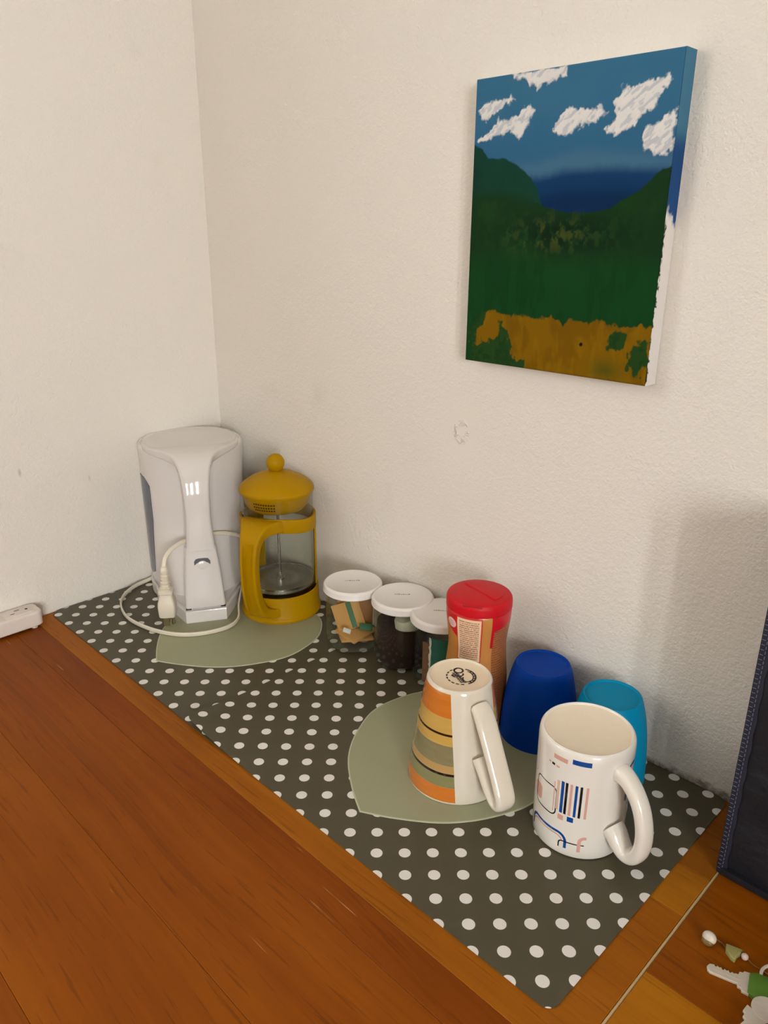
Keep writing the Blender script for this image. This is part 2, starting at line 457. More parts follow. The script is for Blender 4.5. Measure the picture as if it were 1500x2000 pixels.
def heart(parent, z, zf=lambda x, y: 0):
    half = [(0, 0), (.027, .0155), (.058, .0385), (.078, .061), (.093, .087), (.1045, .118), (.1035, .150), (.091, .186), (.060, .2155), (.028, .219), (0, .203)]
    R_ = [tuple(p) for p in spline(half, 8)]
    out = R_ + [(-x, y) for x, y in reversed(R_[1:-1])]
    MB().prism(out, z, z + .0006, .0003, 1).build('heart_rim', HEART_RIM, parent, smooth=20)['label'] = 'paler rim of the heart'
    c = np.array((0, .11)); inn = [tuple(c + (np.array(p) - c) * .985) for p in out]
    MB().prism(inn, z + .0004, z + .00075, .0001, 1).build('heart_motif', HEART, parent, smooth=20)['label'] = 'sage green frosted heart'
TIP1, TIP2 = (.2226, -.2516), (.5887, -.2523)
m1 = tag(empty('placemat', (TIP1[0], TIP1[1], 0)), 'grey polka dot vinyl placemat in the corner under kettle and coffee press', 'placemat', 'polka dot placemats')
o = mat_mesh(.004 - TIP1[0], .445 - TIP1[0], -.2915 - TIP1[1], .004 - TIP1[1], lambda x, y: .0003, .0008, .016, 40, 40).build('sheet', mat_material('dotted vinyl near corner', .2203 - TIP1[0], -.2855 - TIP1[1]), m1)
heart(m1, .0011)
def z2(x, y):
    X, Y = x + TIP2[0], y + TIP2[1]
    s = min(max((.475 - X) / .03, 0), 1); s = s * s * (3 - 2 * s)
    k = max(0, 1 - math.hypot((X - .357) / .10, (Y + .292) / .09)); k = k * k
    return .0003 + .0011 * s + .0085 * k
m2 = tag(empty('placemat', (TIP2[0], TIP2[1], 0)), 'grey polka dot vinyl placemat under the mugs, overlapping the other with a lifted corner', 'placemat', 'polka dot placemats')
mat_mesh(.357 - TIP2[0], .8205 - TIP2[0], -.2915 - TIP2[1], .004 - TIP2[1], z2, .0008, .010, 90, 60).build('sheet', mat_material('dotted vinyl under mugs', .8028 - TIP2[0], -.2755 - TIP2[1]), m2)
heart(m2, .0011)
ZM, ZH = .00115, .0019

# ------------------------------------------------------------------ canvas painting
def vnoise(x, y, seed):
    r = np.random.default_rng(seed); T_ = r.random((256, 256))
    xi, yi = np.floor(x).astype(int), np.floor(y).astype(int); fx, fy = x - xi, y - yi
    fx, fy = fx * fx * (3 - 2 * fx), fy * fy * (3 - 2 * fy)
    g = lambda i, j: T_[i % 256, j % 256]
    return (g(xi, yi) * (1 - fx) + g(xi + 1, yi) * fx) * (1 - fy) + (g(xi, yi + 1) * (1 - fx) + g(xi + 1, yi + 1) * fx) * fy
def fbm(x, y, s, seed, o=4):
    t_ = 0; a = .5; n = 0
    for k in range(o): t_ = t_ + a * vnoise(x * s * 2 ** k, y * s * 2 ** k, seed + k); n += a; a *= .5
    return t_ / n
def homog(src, dst):
    A = []; B = []
    for (x, y), (u, v) in zip(src, dst):
        A.append([x, y, 1, 0, 0, 0, -u * x, -u * y]); B.append(u)
        A.append([0, 0, 0, x, y, 1, -v * x, -v * y]); B.append(v)
    h = np.linalg.solve(np.array(A, float), np.array(B, float)); return np.append(h, 1).reshape(3, 3)
# sketch coordinates of the painted shapes on the canvas -> canvas units (u right, v up)
HM = homog([(140, 265), (1290, 75), (1062, 1930), (72, 1790)], [(0, 1), (1, 1), (1, 0), (0, 0)])
def cu(pts):
    q = np.c_[np.array(pts, float), np.ones(len(pts))] @ HM.T; return q[:, :2] / q[:, 2:]
def sd_poly(x, y, poly):        # signed distance, negative inside, in canvas units (x scaled .8)
    d = np.full(x.shape, 9.0); ins = np.zeros(x.shape, bool); n = len(poly)
    for i in range(n):
        (x0, y0), (x1, y1) = poly[i], poly[(i + 1) % n]
        ex, ey = (x1 - x0) * .8, y1 - y0; wx, wy = (x - x0) * .8, y - y0
        k = np.clip((wx * ex + wy * ey) / (ex * ex + ey * ey + 1e-12), 0, 1)
        d = np.minimum(d, np.hypot(wx - ex * k, wy - ey * k))
        c = ((y0 > y) != (y1 > y)) & (x < (x1 - x0) * (y - y0) / (y1 - y0 + 1e-12) + x0); ins ^= c
    return np.where(ins, -d, d)
def ss(x, a, b):
    k = np.clip((x - a) / (b - a), 0, 1); return k * k * (3 - 2 * k)
def C3(r, g, b): return np.array(lin(r, g, b)[:3]) * ((.36, .42, .38) if min(r, g, b) < 180 else (.95, .95, .97))
def paint(u, v):
    n1 = fbm(u, v, 9, 1); n2 = fbm(u, v, 40, 11); st = fbm(u, v * .35, 30, 21)
    col = np.zeros(u.shape + (3,))
    def lay(mask, c):
        nonlocal col
        col = col * (1 - mask[..., None]) + np.asarray(c) * mask[..., None]
    lay(np.ones_like(u), C3(88, 158, 214))
    lay(ss(v, .95, .6) * .8, C3(72, 136, 200))
    lay(.25 * ss(n1, .5, .7), C3(104, 168, 216))
    hz = np.interp(u, *cu([(140, 730), (470, 720), (700, 650), (1000, 660), (1210, 690)]).T)
    lay(.55 * ss(v, hz + .03, hz - .02) * ss(u, .12, .35), C3(124, 170, 176 + 34))
    sea = np.interp(u, *cu([(130, 790), (480, 790), (640, 750), (900, 735), (1210, 740)]).T)
    lay(ss(v, sea + .02 + .02 * (st - .5), sea - .025), C3(28, 84, 152))
    lay(ss(v, sea - .03, sea - .1), C3(10, 62, 124))
    h = np.zeros_like(u)
    clouds = ([(345, 232), (500, 205), (630, 185), (636, 240), (560, 270), (500, 290), (470, 318), (430, 278), (360, 255)],
              [(150, 435), (200, 392), (280, 375), (330, 350), (350, 372), (300, 405), (250, 440), (190, 495), (168, 470)],
              [(155, 600), (215, 535), (260, 480), (310, 490), (380, 440), (435, 398), (457, 430), (430, 500), (372, 577), (320, 548), (215, 580)],
              [(555, 545), (580, 490), (625, 425), (720, 405), (780, 415), (830, 398), (857, 440), (800, 480), (700, 520), (620, 567)],
              [(840, 530), (900, 480), (905, 380), (940, 310), (1050, 280), (1200, 218), (1213, 250), (1150, 330), (1110, 420), (1010, 490), (930, 555), (860, 545)],
              [(1050, 570), (1075, 510), (1140, 480), (1242, 412), (1232, 470), (1218, 600), (1200, 667), (1110, 672), (1060, 630)])
    for k, c in enumerate(clouds):
        d = sd_poly(u, v, cu(c)) + .028 * (n2 - .5) + .016 * (fbm(u, v, 90, 70) - .5)
        brush = fbm(u * .6 + v * .5, (v - u * .55) * 1.9, 44, 31 + k)
        ml = ss(d, .004, -.006) * (.72 + .5 * ss(brush, .35, .6)).clip(0, 1)
        lay(ml * .97, C3(232, 228, 222))
        lay(ml * .35 * ss(brush, .5, .38) * ss(d, -.001, -.02), C3(186, 192, 200))
        h += ml * (.0003 + .0012 * brush)
    # hills
    lh = np.interp(u, *cu([(130, 618), (170, 640), (205, 695), (300, 690), (370, 738), (440, 800), (478, 870), (500, 960), (560, 1000)]).T) + .012 * (n2 - .5)
    lay(ss(v, lh + .004, lh - .004) * ss(u, .46, .36), C3(32, 92, 76))
    lay(ss(v, lh + .004, lh - .004) * ss(u, .46, .36) * .5 * ss(n1, .45, .65), C3(24, 74, 62))
    rh = np.interp(u, *cu([(470, 930), (560, 968), (700, 988), (850, 962), (960, 905), (1060, 840), (1120, 772), (1160, 745), (1210, 732)]).T) + .012 * (n2 - .5)
    dg = np.interp(u, *cu([(120, 890), (250, 880), (380, 900), (470, 930)]).T)
    top = np.where(u > .36, rh, dg)
    fm = np.where(u > .36, ss(v, top + .004, top - .004), ss(v, top + .03, top - .03))
    lay(fm, C3(36, 80, 40))
    lay(fm * .6 * ss(n1, .5, .68), C3(44, 96, 46))
    spots = ss(n2 + .3 * (st - .5), .54, .70) * np.exp(-((u - .47) / .2) ** 2 - ((v - .475) / .055) ** 2)
    lay(.65 * spots, C3(120, 120, 48))
    lay(.8 * ss(n2, .6, .46) * np.exp(-((u - .55) / .33) ** 2 - ((v - .48) / .06) ** 2) * fm, C3(18, 44, 24))
    lay(fm * .6 * np.exp(-((u - .83) / .06) ** 2 - ((v - .58) / .04) ** 2), C3(40, 92, 34))
    gm = ss(v, .44, .34)
    lay(gm, C3(28, 96, 44)); lay(gm * .45 * ss(st, .45, .65), C3(22, 82, 34))
    h += .00022 * n2 * fm + .0005 * spots
    # ochre field
    fy = np.interp(u, *cu([(80, 1640), (150, 1545), (220, 1520), (300, 1545), (420, 1548), (560, 1560), (590, 1575), (612, 1612), (640, 1562), (690, 1578), (800, 1578), (940, 1602), (1090, 1602)]).T)
    m_ = ss(v + .03 * (n2 - .5), fy + .004, fy - .006) * ss(u + .09 * (n2 - .5), .025, .05)
    lay(m_, C3(196, 134, 0)); lay(m_ * .5 * ss(n1, .45, .65), C3(160, 104, 0)); lay(m_ * .5 * ss(st, .55, .7), C3(212, 148, 6))
    for c in ([(60, 1800), (100, 1715), (190, 1700), (238, 1660), (270, 1588), (310, 1650), (335, 1770), (395, 1800), (410, 1850)],
              [(850, 1650), (900, 1608), (955, 1640), (950, 1700), (905, 1762), (850, 1735)],
              [(970, 1840), (990, 1740), (1020, 1685), (1080, 1700), (1090, 1820), (1050, 1850), (1000, 1875)],
              [(90, 1735), (70, 1500), (185, 1530), (170, 1600), (130, 1640), (150, 1700)]):
        d = sd_poly(u, v, cu(c)) + .05 * (n2 - .5)
        lay(ss(d, .004, -.004) * .95, C3(34, 98, 44)); lay(ss(d, .0, -.02) * .5 * ss(n2, .5, .6), C3(24, 78, 36))
    lay(.6 * np.exp(-((u - .8) / .07) ** 2 - ((v - .035) / .035) ** 2), C3(70, 104, 30))
    q = cu([(710, 1702)])[0]
    lay(ss(np.hypot((u - q[0]) * .8, v - q[1]) + .008 * (n2 - .5), .009, .005), C3(40, 22, 8))
    h += .0001 * fbm(u, v, 120, 91)
    return col, h
def colour_grid(name, V, F, colours, material, parent):
    me = bpy.data.meshes.new(name); me.vertices.add(len(V)); me.vertices.foreach_set('co', np.asarray(V, 'f').ravel())
    F = np.asarray(F, 'i'); me.loops.add(F.size); me.loops.foreach_set('vertex_index', F.ravel())
    me.polygons.add(len(F)); me.polygons.foreach_set('loop_start', np.arange(0, F.size, 4, dtype='i'))
    me.update(calc_edges=True)
    a = me.color_attributes.new('paint', 'FLOAT_COLOR', 'POINT')
    a.data.foreach_set('color', np.c_[colours, np.ones(len(colours))].astype('f').ravel())
    me.materials.append(material); me.shade_smooth(); me.validate()
    o = bpy.data.objects.new(name, me); COL.objects.link(o); o.parent = parent; return o
def grid_faces(nx, ny):
    i, j = np.meshgrid(np.arange(nx), np.arange(ny)); a = (j * (nx + 1) + i).ravel()
    return np.c_[a, a + 1, a + nx + 2, a + nx + 1]
ACR = mat('acrylic paint', rough=.5, spec=.06); _t = NT(ACR)
_a = _t.node('ShaderNodeAttribute', attribute_name='paint'); _t.l.new(_a.outputs['Color'], P(ACR)['Base Color'])
CANVAS = speckled('white primed canvas', lin(232, 226, 220), .7, .02, 100, .2, 900)
PX0, PX1, PZ0, PZ1, PT = .4965, .6960, .3757, .6312, .0195
pic = tag(empty('canvas_painting', (PX0, WY, PZ0)), 'unframed canvas painting of green hills, blue sea and white clouds on the wall', 'painting')
pw, ph = PX1 - PX0, PZ1 - PZ0
MB().box((pw / 2, -PT / 2, ph / 2), (pw - .0004, PT - .0006, ph - .0004), bevel=.0012).build('stretched_canvas', CANVAS, pic)['label'] = 'white unpainted canvas sides'
nx, ny = 400, 512
U, Vv = np.meshgrid(np.linspace(0, 1, nx + 1), np.linspace(0, 1, ny + 1))
pc, phh = paint(U, Vv)
edge = np.minimum.reduce([U * pw, (1 - U) * pw, Vv * ph, (1 - Vv) * ph])
yy = -PT - np.clip(phh, 0, .0016) * .6 + .0012 * np.clip(1 - edge / .0012, 0, 1) ** 2
colour_grid('painted_face', np.c_[(U * pw).ravel(), yy.ravel(), (Vv * ph).ravel()], grid_faces(nx, ny), pc.reshape(-1, 3), ACR, pic)
nx2 = 36
S_, V2 = np.meshgrid(np.linspace(0, 1, nx2 + 1), np.linspace(0, 1, ny + 1))
nn_ = fbm(S_ * .1, V2, 60, 51); n3 = fbm(S_ * .1, V2, 12, 55)
c2 = C3(110, 176, 226) * np.ones(S_.shape + (1,))
def lay2(mk, c):
    global c2
    c2 = c2 * (1 - mk[..., None]) + c * mk[..., None]
lay2(ss(V2, .80, .72), C3(48, 108, 190)); lay2(.5 * ss(V2, .66, .58), C3(56, 112, 200))
lay2(ss(V2 + .05 * (nn_ - .5) + .05 * (S_ - .5), .545, .515), C3(232, 226, 220))
lay2(ss(S_ + .6 * (nn_ - .5), .12, .02) * ss(V2, .53, .50), C3(40, 70, 40))
colour_grid('painted_edge', np.c_[np.full(S_.size, pw), (-PT + S_ * (PT - .0012)).ravel(), (V2 * ph).ravel()], grid_faces(nx2, ny), c2.reshape(-1, 3), ACR, pic)['label'] = 'right edge, blue above and bare white below'

# ------------------------------------------------------------------ electric kettle
WHITE = speckled('glossy white plastic', lin(222, 217, 213), .07, .01, 20, 0, spec=.4)
CREAM = speckled('ivory cord vinyl', lin(226, 218, 198), .4, .02, 30, 0)
DARKP = mat('dark grey plastic', lin(52, 54, 58), .4)
GAUGE = mat('smoky gauge plastic', lin(98, 100, 110), .2, spec=.4)
BRASS = mat('plug metal', lin(190, 176, 140), .3, metal=1.0)
KC, KR = (.066, -.0872), math.radians(-29.2)
ket = tag(empty('electric_kettle', (*KC, ZH), KR), 'tall white plastic electric kettle with its cord looped round it, in the corner', 'kettle')
def kplan(z, n=72):
    """body outline at height z: round at the back, drawn out towards the handle in front"""
    s = z / .22; out = []
    lowf = max(0, 1 - (z - .018) / .10)
    for k in range(n):
        a = 2 * PI * k / n; c, q = math.cos(a), math.sin(a)
        r = .0695 + .0025 * (s ** 3)
        if c > 0:
            f = .070 + .030 * lowf
            e = 1.9
            rr = 1 / ((abs(c) / f) ** e + (abs(q) / r) ** e) ** (1 / e)
            out.append((rr * c, rr * q))
        else:
            e = 2.25; rr = 1 / ((abs(c) / .070) ** e + (abs(q) / r) ** e) ** (1 / e); out.append((rr * c, rr * q))
    return out
b = MB(); rr = []
for z in np.r_[.0215, .023, np.linspace(.03, .212, 24), .216]:
    sc_ = .992 if z < .022 else 1
    rr.append([(x * sc_, y * sc_, z) for x, y in kplan(z)])
for dz, sc_ in ((.2185, .993), (.2205, .975), (.2212, .95), (.2206, .93), (.2200, .90)):
    rr.append([(x * sc_, y * sc_, dz) for x, y in kplan(.216)])
b.rings(rr)
fr = []          # wide foot the handle grows out of
for z, x1, w, x0 in ((.0215, .1295, .0262, .02), (.024, .1300, .0266, .02), (.045, .1272, .0252, .02), (.066, .1242, .0236, .03), (.080, .1226, .0222, .050), (.091, .1212, .0210, .078), (.098, .1203, .0202, .095), (.104, .119, .0195, .104)):
    fr.append([( (x0 + x1) / 2 + sx, sy, z) for sx, sy in rrsec((x1 - x0) / 2, w, .004, 4)])
b.rings(fr)
b.build('body', WHITE, ket, smooth=40)
lid = MB(); lr = []
for z, k in ((.2195, .90), (.2222, .90), (.2232, .885), (.2235, .80), (.2228, .5), (.2225, .1)):
    lr.append([(x * k - .004, y * k, z) for x, y in kplan(.216)])
lid.rings(lr).build('lid', WHITE, ket, smooth=40)
hb = band([(-.012, .2180, .066, .006), (.020, .2190, .0655, .006), (.040, .2195, .060, .0075), (.056, .2193, .050, .0105), (.070, .2178, .0375, .0135), (.082, .2145, .0275, .016), (.0915, .2075, .0222, .0175), (.0980, .197, .0192, .018),
           (.1035, .180, .0172, .018), (.1072, .158, .0162, .018), (.1095, .138, .0162, .018), (.1110, .118, .0175, .018), (.1120, .100, .0190, .018)], 8, 5, rad=.55)
MB().rings(hb).build('handle', WHITE, ket, smooth=50)
# base plate: same outline, chamfered front
bo = [(.130, -.0268), (.130, .0268), (.085, .0455), (.045, .064)] + [(-.002 + .0715 * math.cos(a), .0715 * math.sin(a)) for a in np.linspace(math.radians(65), math.radians(295), 40)] + [(.045, -.064), (.085, -.0455)]
bo2 = [(x * .97 + .001, y * .94) for x, y in bo]
kb = MB().prism(bo, 0, .0175, .0018, 3).prism(bo2, .0172, .0225, 0)
kb.build('base', WHITE, ket, smooth=30)
MB().box((.1272, .001, .0198), (.003, .0375, .0034), bevel=.0005).build('rating_label', mat('silver label', lin(190, 188, 186), .35), ket)['label'] = 'silver label in the base gap'
for sgn in (-1, 1):
    MB().box((.1262, .0225 * sgn, .0196), (.003, .0075, .0030), bevel=.0005).build('gap_slot', DARKP, ket)['label'] = 'dark slot in the base gap'
# switch: dark recess and white rocker tab
sw = MB()
so = [(-.0105, -.004), (-.0105, .001), (-.008, .0045), (-.004, .0052), (.004, .0052), (.008, .0045), (.0105, .001), (.0105, -.004), (.007, -.001), (-.007, -.001)]
TIL = Matrix.Rotation(math.radians(-8.5), 3, 'Y')
def on_foot(p2, x): # (y,z offset) on the sloped front of the foot
    return Vector((.1222, .0, .0845)) + TIL @ Vector((x, p2[0], p2[1]))
sw.rings([[on_foot(p, -.002) for p in so], [on_foot(p, .0007) for p in so]])
sw_o = sw.build('switch', DARKP, ket, smooth=30); sw_o['label'] = 'dark switch recess'
to = circle(.0068, 20, 1.05, .85)
MB().rings([[on_foot((a, c - .0042), -.002) for a, c in to], [on_foot((a, c - .0042), .0007) for a, c in to], [on_foot((a * .85, c * .85 - .0042), .0010) for a, c in to]]).build('rocker_tab', WHITE, sw_o, smooth=50)
# water gauge: narrow window down the left flank
wg = MB(); g0 = []; g1 = []
for z in np.linspace(.036, .178, 28):
    k = min(1, (z - .034) / .006, (.180 - z) / .012); k = max(0, k) ** .5
    row = []
    for a in np.linspace(-1, 1, 7):
        ang = math.radians(-79 + a * 20 * k); e = 1.9 if math.cos(ang) > 0 else 2.25
        lowf = max(0, 1 - (z - .018) / .10); f = .070 + .030 * lowf if math.cos(ang) > 0 else .070
        r = .0695 + .0025 * (z / .22) ** 3
        q = 1 / ((abs(math.cos(ang)) / f) ** e + (abs(math.sin(ang)) / r) ** e) ** (1 / e)
        row.append((q, ang, z))
    g0.append([((q + .0010) * math.cos(a), (q + .0010) * math.sin(a), z) for q, a, z in row] + [((q - .002) * math.cos(a), (q - .002) * math.sin(a), z) for q, a, z in reversed(row)])
wg.rings(g0).build('water_gauge', GAUGE, ket, smooth=40)['label'] = 'smoky grey water level window'
# cord: flat twin flex lying in a loop, up through the handle, plug hanging at left (points in room axes)
inv = Matrix.Rotation(-KR, 4, 'Z') @ Matrix.Translation((-KC[0], -KC[1], -ZH))
cz = .0052
cpts = [(.012, -.118, .012), (.0105, -.1375, cz + .001), (.0173, -.1714, cz), (.0386, -.2002, cz), (.0701, -.218, cz), (.1089, -.2253, cz), (.1561, -.2174, cz), (.1904, -.1999, cz), (.2102, -.1739, cz), (.2180, -.1430, cz + .0003),
        (.2080, -.1195, .0065), (.1860, -.1030, .013), (.1640, -.080, .028), (.1555, -.061, .050), (.1550, -.057, .076), (.1515, -.068, .094), (.1475, -.090, .1045), (.1435, -.108, .1078), (.141, -.130, .1088), (.140, -.150, .1080), (.1415, -.170, .104), (.145, -.184, .096), (.1475, -.1895, .084)]
cp = [inv @ Vector(p) for p in spline(cpts, 8)]
twin = [(-.0014, 0), (-.0013, -.0018), (-.0006, -.0029), (.0006, -.0029), (.0013, -.0018), (.0009, 0), (.0013, .0018), (.0006, .0029), (-.0006, .0029), (-.0013, .0018)]
cord = MB().tube(cp, [(a, q) for a, q in twin]).build('power_cord', CREAM, ket, smooth=60); cord['label'] = 'ivory flat power cord'
pl = MB(); PB = Vector((.1490, -.1908, 0))          # plug stands on its prongs
lp = lambda x, y, z: inv @ Vector((PB.x + x, PB.y + y, z))
yaw = math.radians(-38); ca, sa = math.cos(yaw), math.sin(yaw)
def pring(hx, hy, z, r=.003, dx=0, dy=0): return [lp(ca * a - sa * c + dx, sa * a + ca * c + dy, z) for a, c in rrsec(hx, hy, r, 3)]
ln_ = lambda z: (-.0018 * (z - .015) / .07, .0016 * (z - .015) / .07)
def pr(hx, hy, z, r=.003): d = ln_(z); return pring(hx, hy, z, r, *d)
rings_ = [pr(.0095, .0095, .0150), pr(.0105, .0105, .0165), pr(.0110, .0112, .030), pr(.0105, .0108, .036), pr(.0080, .0085, .0435), pr(.0078, .0082, .0470), pr(.0092, .0095, .0485), pr(.0092, .0095, .0520), pr(.0070, .0070, .0535)]
for k in range(5):
    z = .0545 + .0042 * k; q = .0066 - .00035 * k
    rings_ += [pr(q - .0018, q - .0018, z, .002), pr(q, q, z + .0008, .003), pr(q, q, z + .0024, .003), pr(q - .0018, q - .0018, z + .0032, .002)]
rings_ += [pr(.0042, .0042, .0765, .002), pr(.0048, .0048, .0785, .003), pr(.0040, .0040, .0835, .002), pr(.0025, .0025, .0850, .001)]
pl.rings(rings_)
for (a, c, w, d_) in ((-.0058, -.002, .0009, .0034), (.0058, -.002, .0009, .0034)):
    pl.rings([[lp(ca * (a + e) - sa * (c + f), sa * (a + e) + ca * (c + f), z) for e, f in ((-w, -d_), (w, -d_), (w, d_), (-w, d_))] for z in (.0024, .017)], mi=1)
pl.rings([[lp(ca * e - sa * (f + .0065), sa * e + ca * (f + .0065), z) for e, f in circle(.0023, 10)] for z in (.0021, .017)], mi=1)
pl.build('plug', [CREAM, BRASS], cord, smooth=40)['label'] = 'ivory three-prong plug with ribbed neck'

# ------------------------------------------------------------------ french press
MUST = speckled('mustard plastic', lin(172, 130, 0), .42, .03, 30, .03, 500, spec=.1)
STEEL = mat('brushed steel', lin(190, 188, 184), .22, metal=1.0)
MESH = speckled('plunger mesh steel', lin(176, 172, 164), .3, .35, 500, .3, 900, metal=.9)
GLASS = glass('beaker glass')
PR = math.radians(-63)
pr_ = tag(empty('french_press', (.214, -.0506, ZH), PR), 'mustard yellow french press coffee maker with glass beaker, beside the kettle', 'coffee press')
MB().lathe([(.040, .0), (.0545, .0), (.0553, .0015), (.0553, .0045), (.0540, .0062), (.0532, .0075), (.0524, .033), (.0518, .0358), (.0505, .0362), (.0492, .0350), (.0490, .010), (.040, .009)], 72, closed=True).lathe([(.0495, .0092), (.0001, .0092)], 72).lathe([(.040, .0003), (.0001, .0003)], 72).build('base_ring', MUST, pr_, smooth=40)
cb = MB().lathe([(.0482, .1228), (.0508, .1226), (.0515, .1238), (.0515, .1402), (.0506, .1414), (.0482, .1412)], 96, closed=True)
cb.v = [(x, y, z + .0075 * max(0, math.cos(math.atan2(y, x) - math.radians(18))) ** 3) for x, y, z in cb.v]      # the collar rises towards the handle
cb.build('collar_band', MUST, pr_, smooth=40)
for k in (1, 2):
    a = k * 2 * PI / 3
    s_ = MB(); rg = []
    for z in (.030, .06, .10, .1260):
        rg.append([((.0497 + e) * math.cos(a + f / .05), (.0497 + e) * math.sin(a + f / .05), z) for e, f in [(-.0010, -.0085), (.0012, -.0085), (.0016, 0), (.0012, .0085), (-.0010, .0085), (-.0006, 0)]])
    s_.rings(rg).build('strut', MUST, pr_, smooth=40)
MB().lathe([(.0470, .170), (.0462, .120), (.0462, .020), (.0440, .0125), (.0001, .0118), (.0001, .0100), (.0452, .0102), (.0480, .0185), (.0480, .120), (.0484, .168), (.0492, .172), (.0482, .1728)], 72).build('glass_beaker', GLASS, pr_, smooth=50)
lidp = MB().lathe([(.0460, .1735), (.0490, .1738), (.0499, .1752), (.0499, .1772), (.0490, .1795), (.0440, .1845), (.036, .1900), (.026, .1948), (.017, .1982), (.0115, .2000), (.0085, .2012), (.0001, .2015)], 72)
lidp.build('lid', MUST, pr_, smooth=35)
sk = MB().lathe([(.0455, .1745), (.0452, .1700), (.0440, .1620), (.0400, .1540), (.0365, .1500), (.0350, .1497), (.0385, .1545), (.0425, .1625), (.0437, .1720)], 72, closed=True).build('strainer_skirt', MUST, pr_, smooth=50)
HOLE = mat('strainer hole shadow', lin(58, 38, 0), .8)
hl = MB(); view = math.atan2(-.587, .789) - PR
for row in range(3):
    for k in range(9):
        a = view - .72 + .078 * k; z = .1575 + .0042 * row; r = np.interp(z, [.154, .162, .17], [.0400, .0440, .0452]) + .00015
        c = Vector((r * math.cos(a), r * math.sin(a), z)); e1 = Vector((-math.sin(a), math.cos(a), 0)) * .0012; e2 = Vector((math.cos(a) * .3, math.sin(a) * .3, .95)) * .0012
        hl.add([c - e1 - e2, c + e1 - e2, c + e1 + e2, c - e1 + e2], [(0, 1, 2, 3)])
tag(hl.build('strainer_holes', HOLE, sk, smooth=0), kind='stuff')
MB().sphere((0, 0, .2108), .0122, 32).lathe([(.0085, .199), (.0070, .2015), (.0070, .2035)], 32).build('knob', MUST, pr_, smooth=50)
MB().lathe([(.0001, .200), (.0021, .1995), (.0021, .052), (.0042, .0515), (.0042, .0462), (.0055, .0455), (.0055, .0430), (.0001, .0430)], 20).build('plunger_rod', STEEL, pr_, smooth=40)
pp = MB().lathe([(.0001, .0432), (.014, .0430), (.016, .0440), (.030, .0440), (.032, .0428), (.0425, .0428), (.0445, .0450), (.0457, .0452), (.0458, .0405), (.0440, .0385), (.0001, .0390)], 64)
pp.build('plunger_plate', MESH, pr_, smooth=40)
MB().lathe([(.0449, .0460), (.0460, .0466), (.0461, .0440), (.0450, .0440)], 64, closed=True).build('plunger_coil', STEEL, pr_, smooth=60)
def hollow(q):                 # long oval hollow on the outer face of the grip
    k = (q - .34) / (.86 - .34)
    return 0 if not 0 < k < 1 else math.sin(PI * k) ** .55
hh = band([(.0400, .1385, .0300, .0150), (.0520, .1405, .0260, .0165), (.0640, .1395, .0200, .0165), (.0740, .1335, .0150, .0155), (.0815, .1210, .0122, .0145), (.0855, .1030, .0112, .0142), (.0860, .0820, .0110, .0142), (.0840, .0620, .0112, .0142), (.0785, .0420, .0116, .0142), (.0700, .0270, .0128, .0140), (.0580, .0185, .0165, .0130), (.0460, .0165, .0230, .0120)], 9, 6, groove=hollow, rad=.38)
hnd = MB().rings(hh).build('handle', MUST, pr_, smooth=45)

# ------------------------------------------------------------------ jars
JGLASS = glass('jar glass', (.95, .965, .95, 1))
LID = speckled('white enamel lid', lin(232, 227, 222), .35, .015, 40, .02, 300)
INK = mat('faint grey lid ink', lin(150, 146, 142), .6)
def jar(x, y, z, label, rl=.0372, rot=0.0, ink=True):
    j = tag(empty('glass_jar', (x, y, z), rot), label, 'jar', 'glass jars with white screw lids')
    s = rl / .0372
    MB().lathe([(.0001 * s, .0035), (.0285 * s, .0035), (.0312 * s, .0065), (.0316 * s, .012), (.0316 * s, .062), (.0302 * s, .069), (.0302 * s, .081), (.0318 * s, .081), (.0320 * s, .070), (.0338 * s, .062), (.0338 * s, .010), (.0325 * s, .0025), (.0290 * s, .0), (.0240 * s, .0006), (.0001 * s, .0012)], 64).build('jar_body', JGLASS, j, smooth=50)
    lb = MB().lathe([(.0350 * s, .0790), (.0366 * s, .0780), (.0373 * s, .0788), (.0373 * s, .0798), (.0368 * s, .0808), (.0368 * s, .0845), (.0364 * s, .0862), (.0350 * s, .0878), (.0338 * s, .0880), (.0328 * s, .0874), (.0001, .0874)], 72).lathe([(.0350 * s, .0790), (.0350 * s, .084), (.0001, .084)], 72)
    l_ = lb.build('lid', LID, j, smooth=40)
    if ink:
        ib = MB(); xx = -.010
        va = math.atan2(-.6375 - y, 1.0025 - x) + PI / 2 - rot; c_, s2 = math.cos(va), math.sin(va)
        while xx < .008:
            w = random.uniform(.0008, .0022); hgt = random.uniform(.0014, .0030)
            ib.add([(c_ * p - s2 * q, s2 * p + c_ * q, .0875) for p, q in ((xx, .002), (xx + w, .002), (xx + w, .002 + hgt), (xx, .002 + hgt))], [(0, 1, 2, 3)]); xx += w + .0007
        ib.build('lid_print', INK, l_, smooth=0)['label'] = 'faint grey lettering'
    return j
J1, J2, J3 = (.3622, -.0500, .0024), (.4325, -.0335, .0024), (.4920, -.0300, .0013)
jar(*J1, 'glass jar of brown paper sachets with white lid, nearest the yellow press')
jar(*J2, 'glass jar of dark ground coffee with white lid, middle of the three jars', .0378)
jar(*J3, 'glass jar holding a teal packet with white lid, half behind the red-capped bottle', .0368)
KRAFT = speckled('kraft paper', lin(204, 152, 86), .75, .08, 60, .15, 300)
KRAFT2 = speckled('brown kraft paper', lin(176, 122, 74), .75, .08, 60, .15, 300)
GREENP = speckled('green printed paper', lin(62, 112, 74), .6, .1, 80, .05)
WPAPER = speckled('white tag paper', lin(228, 224, 214), .7, .03, 80, .05)
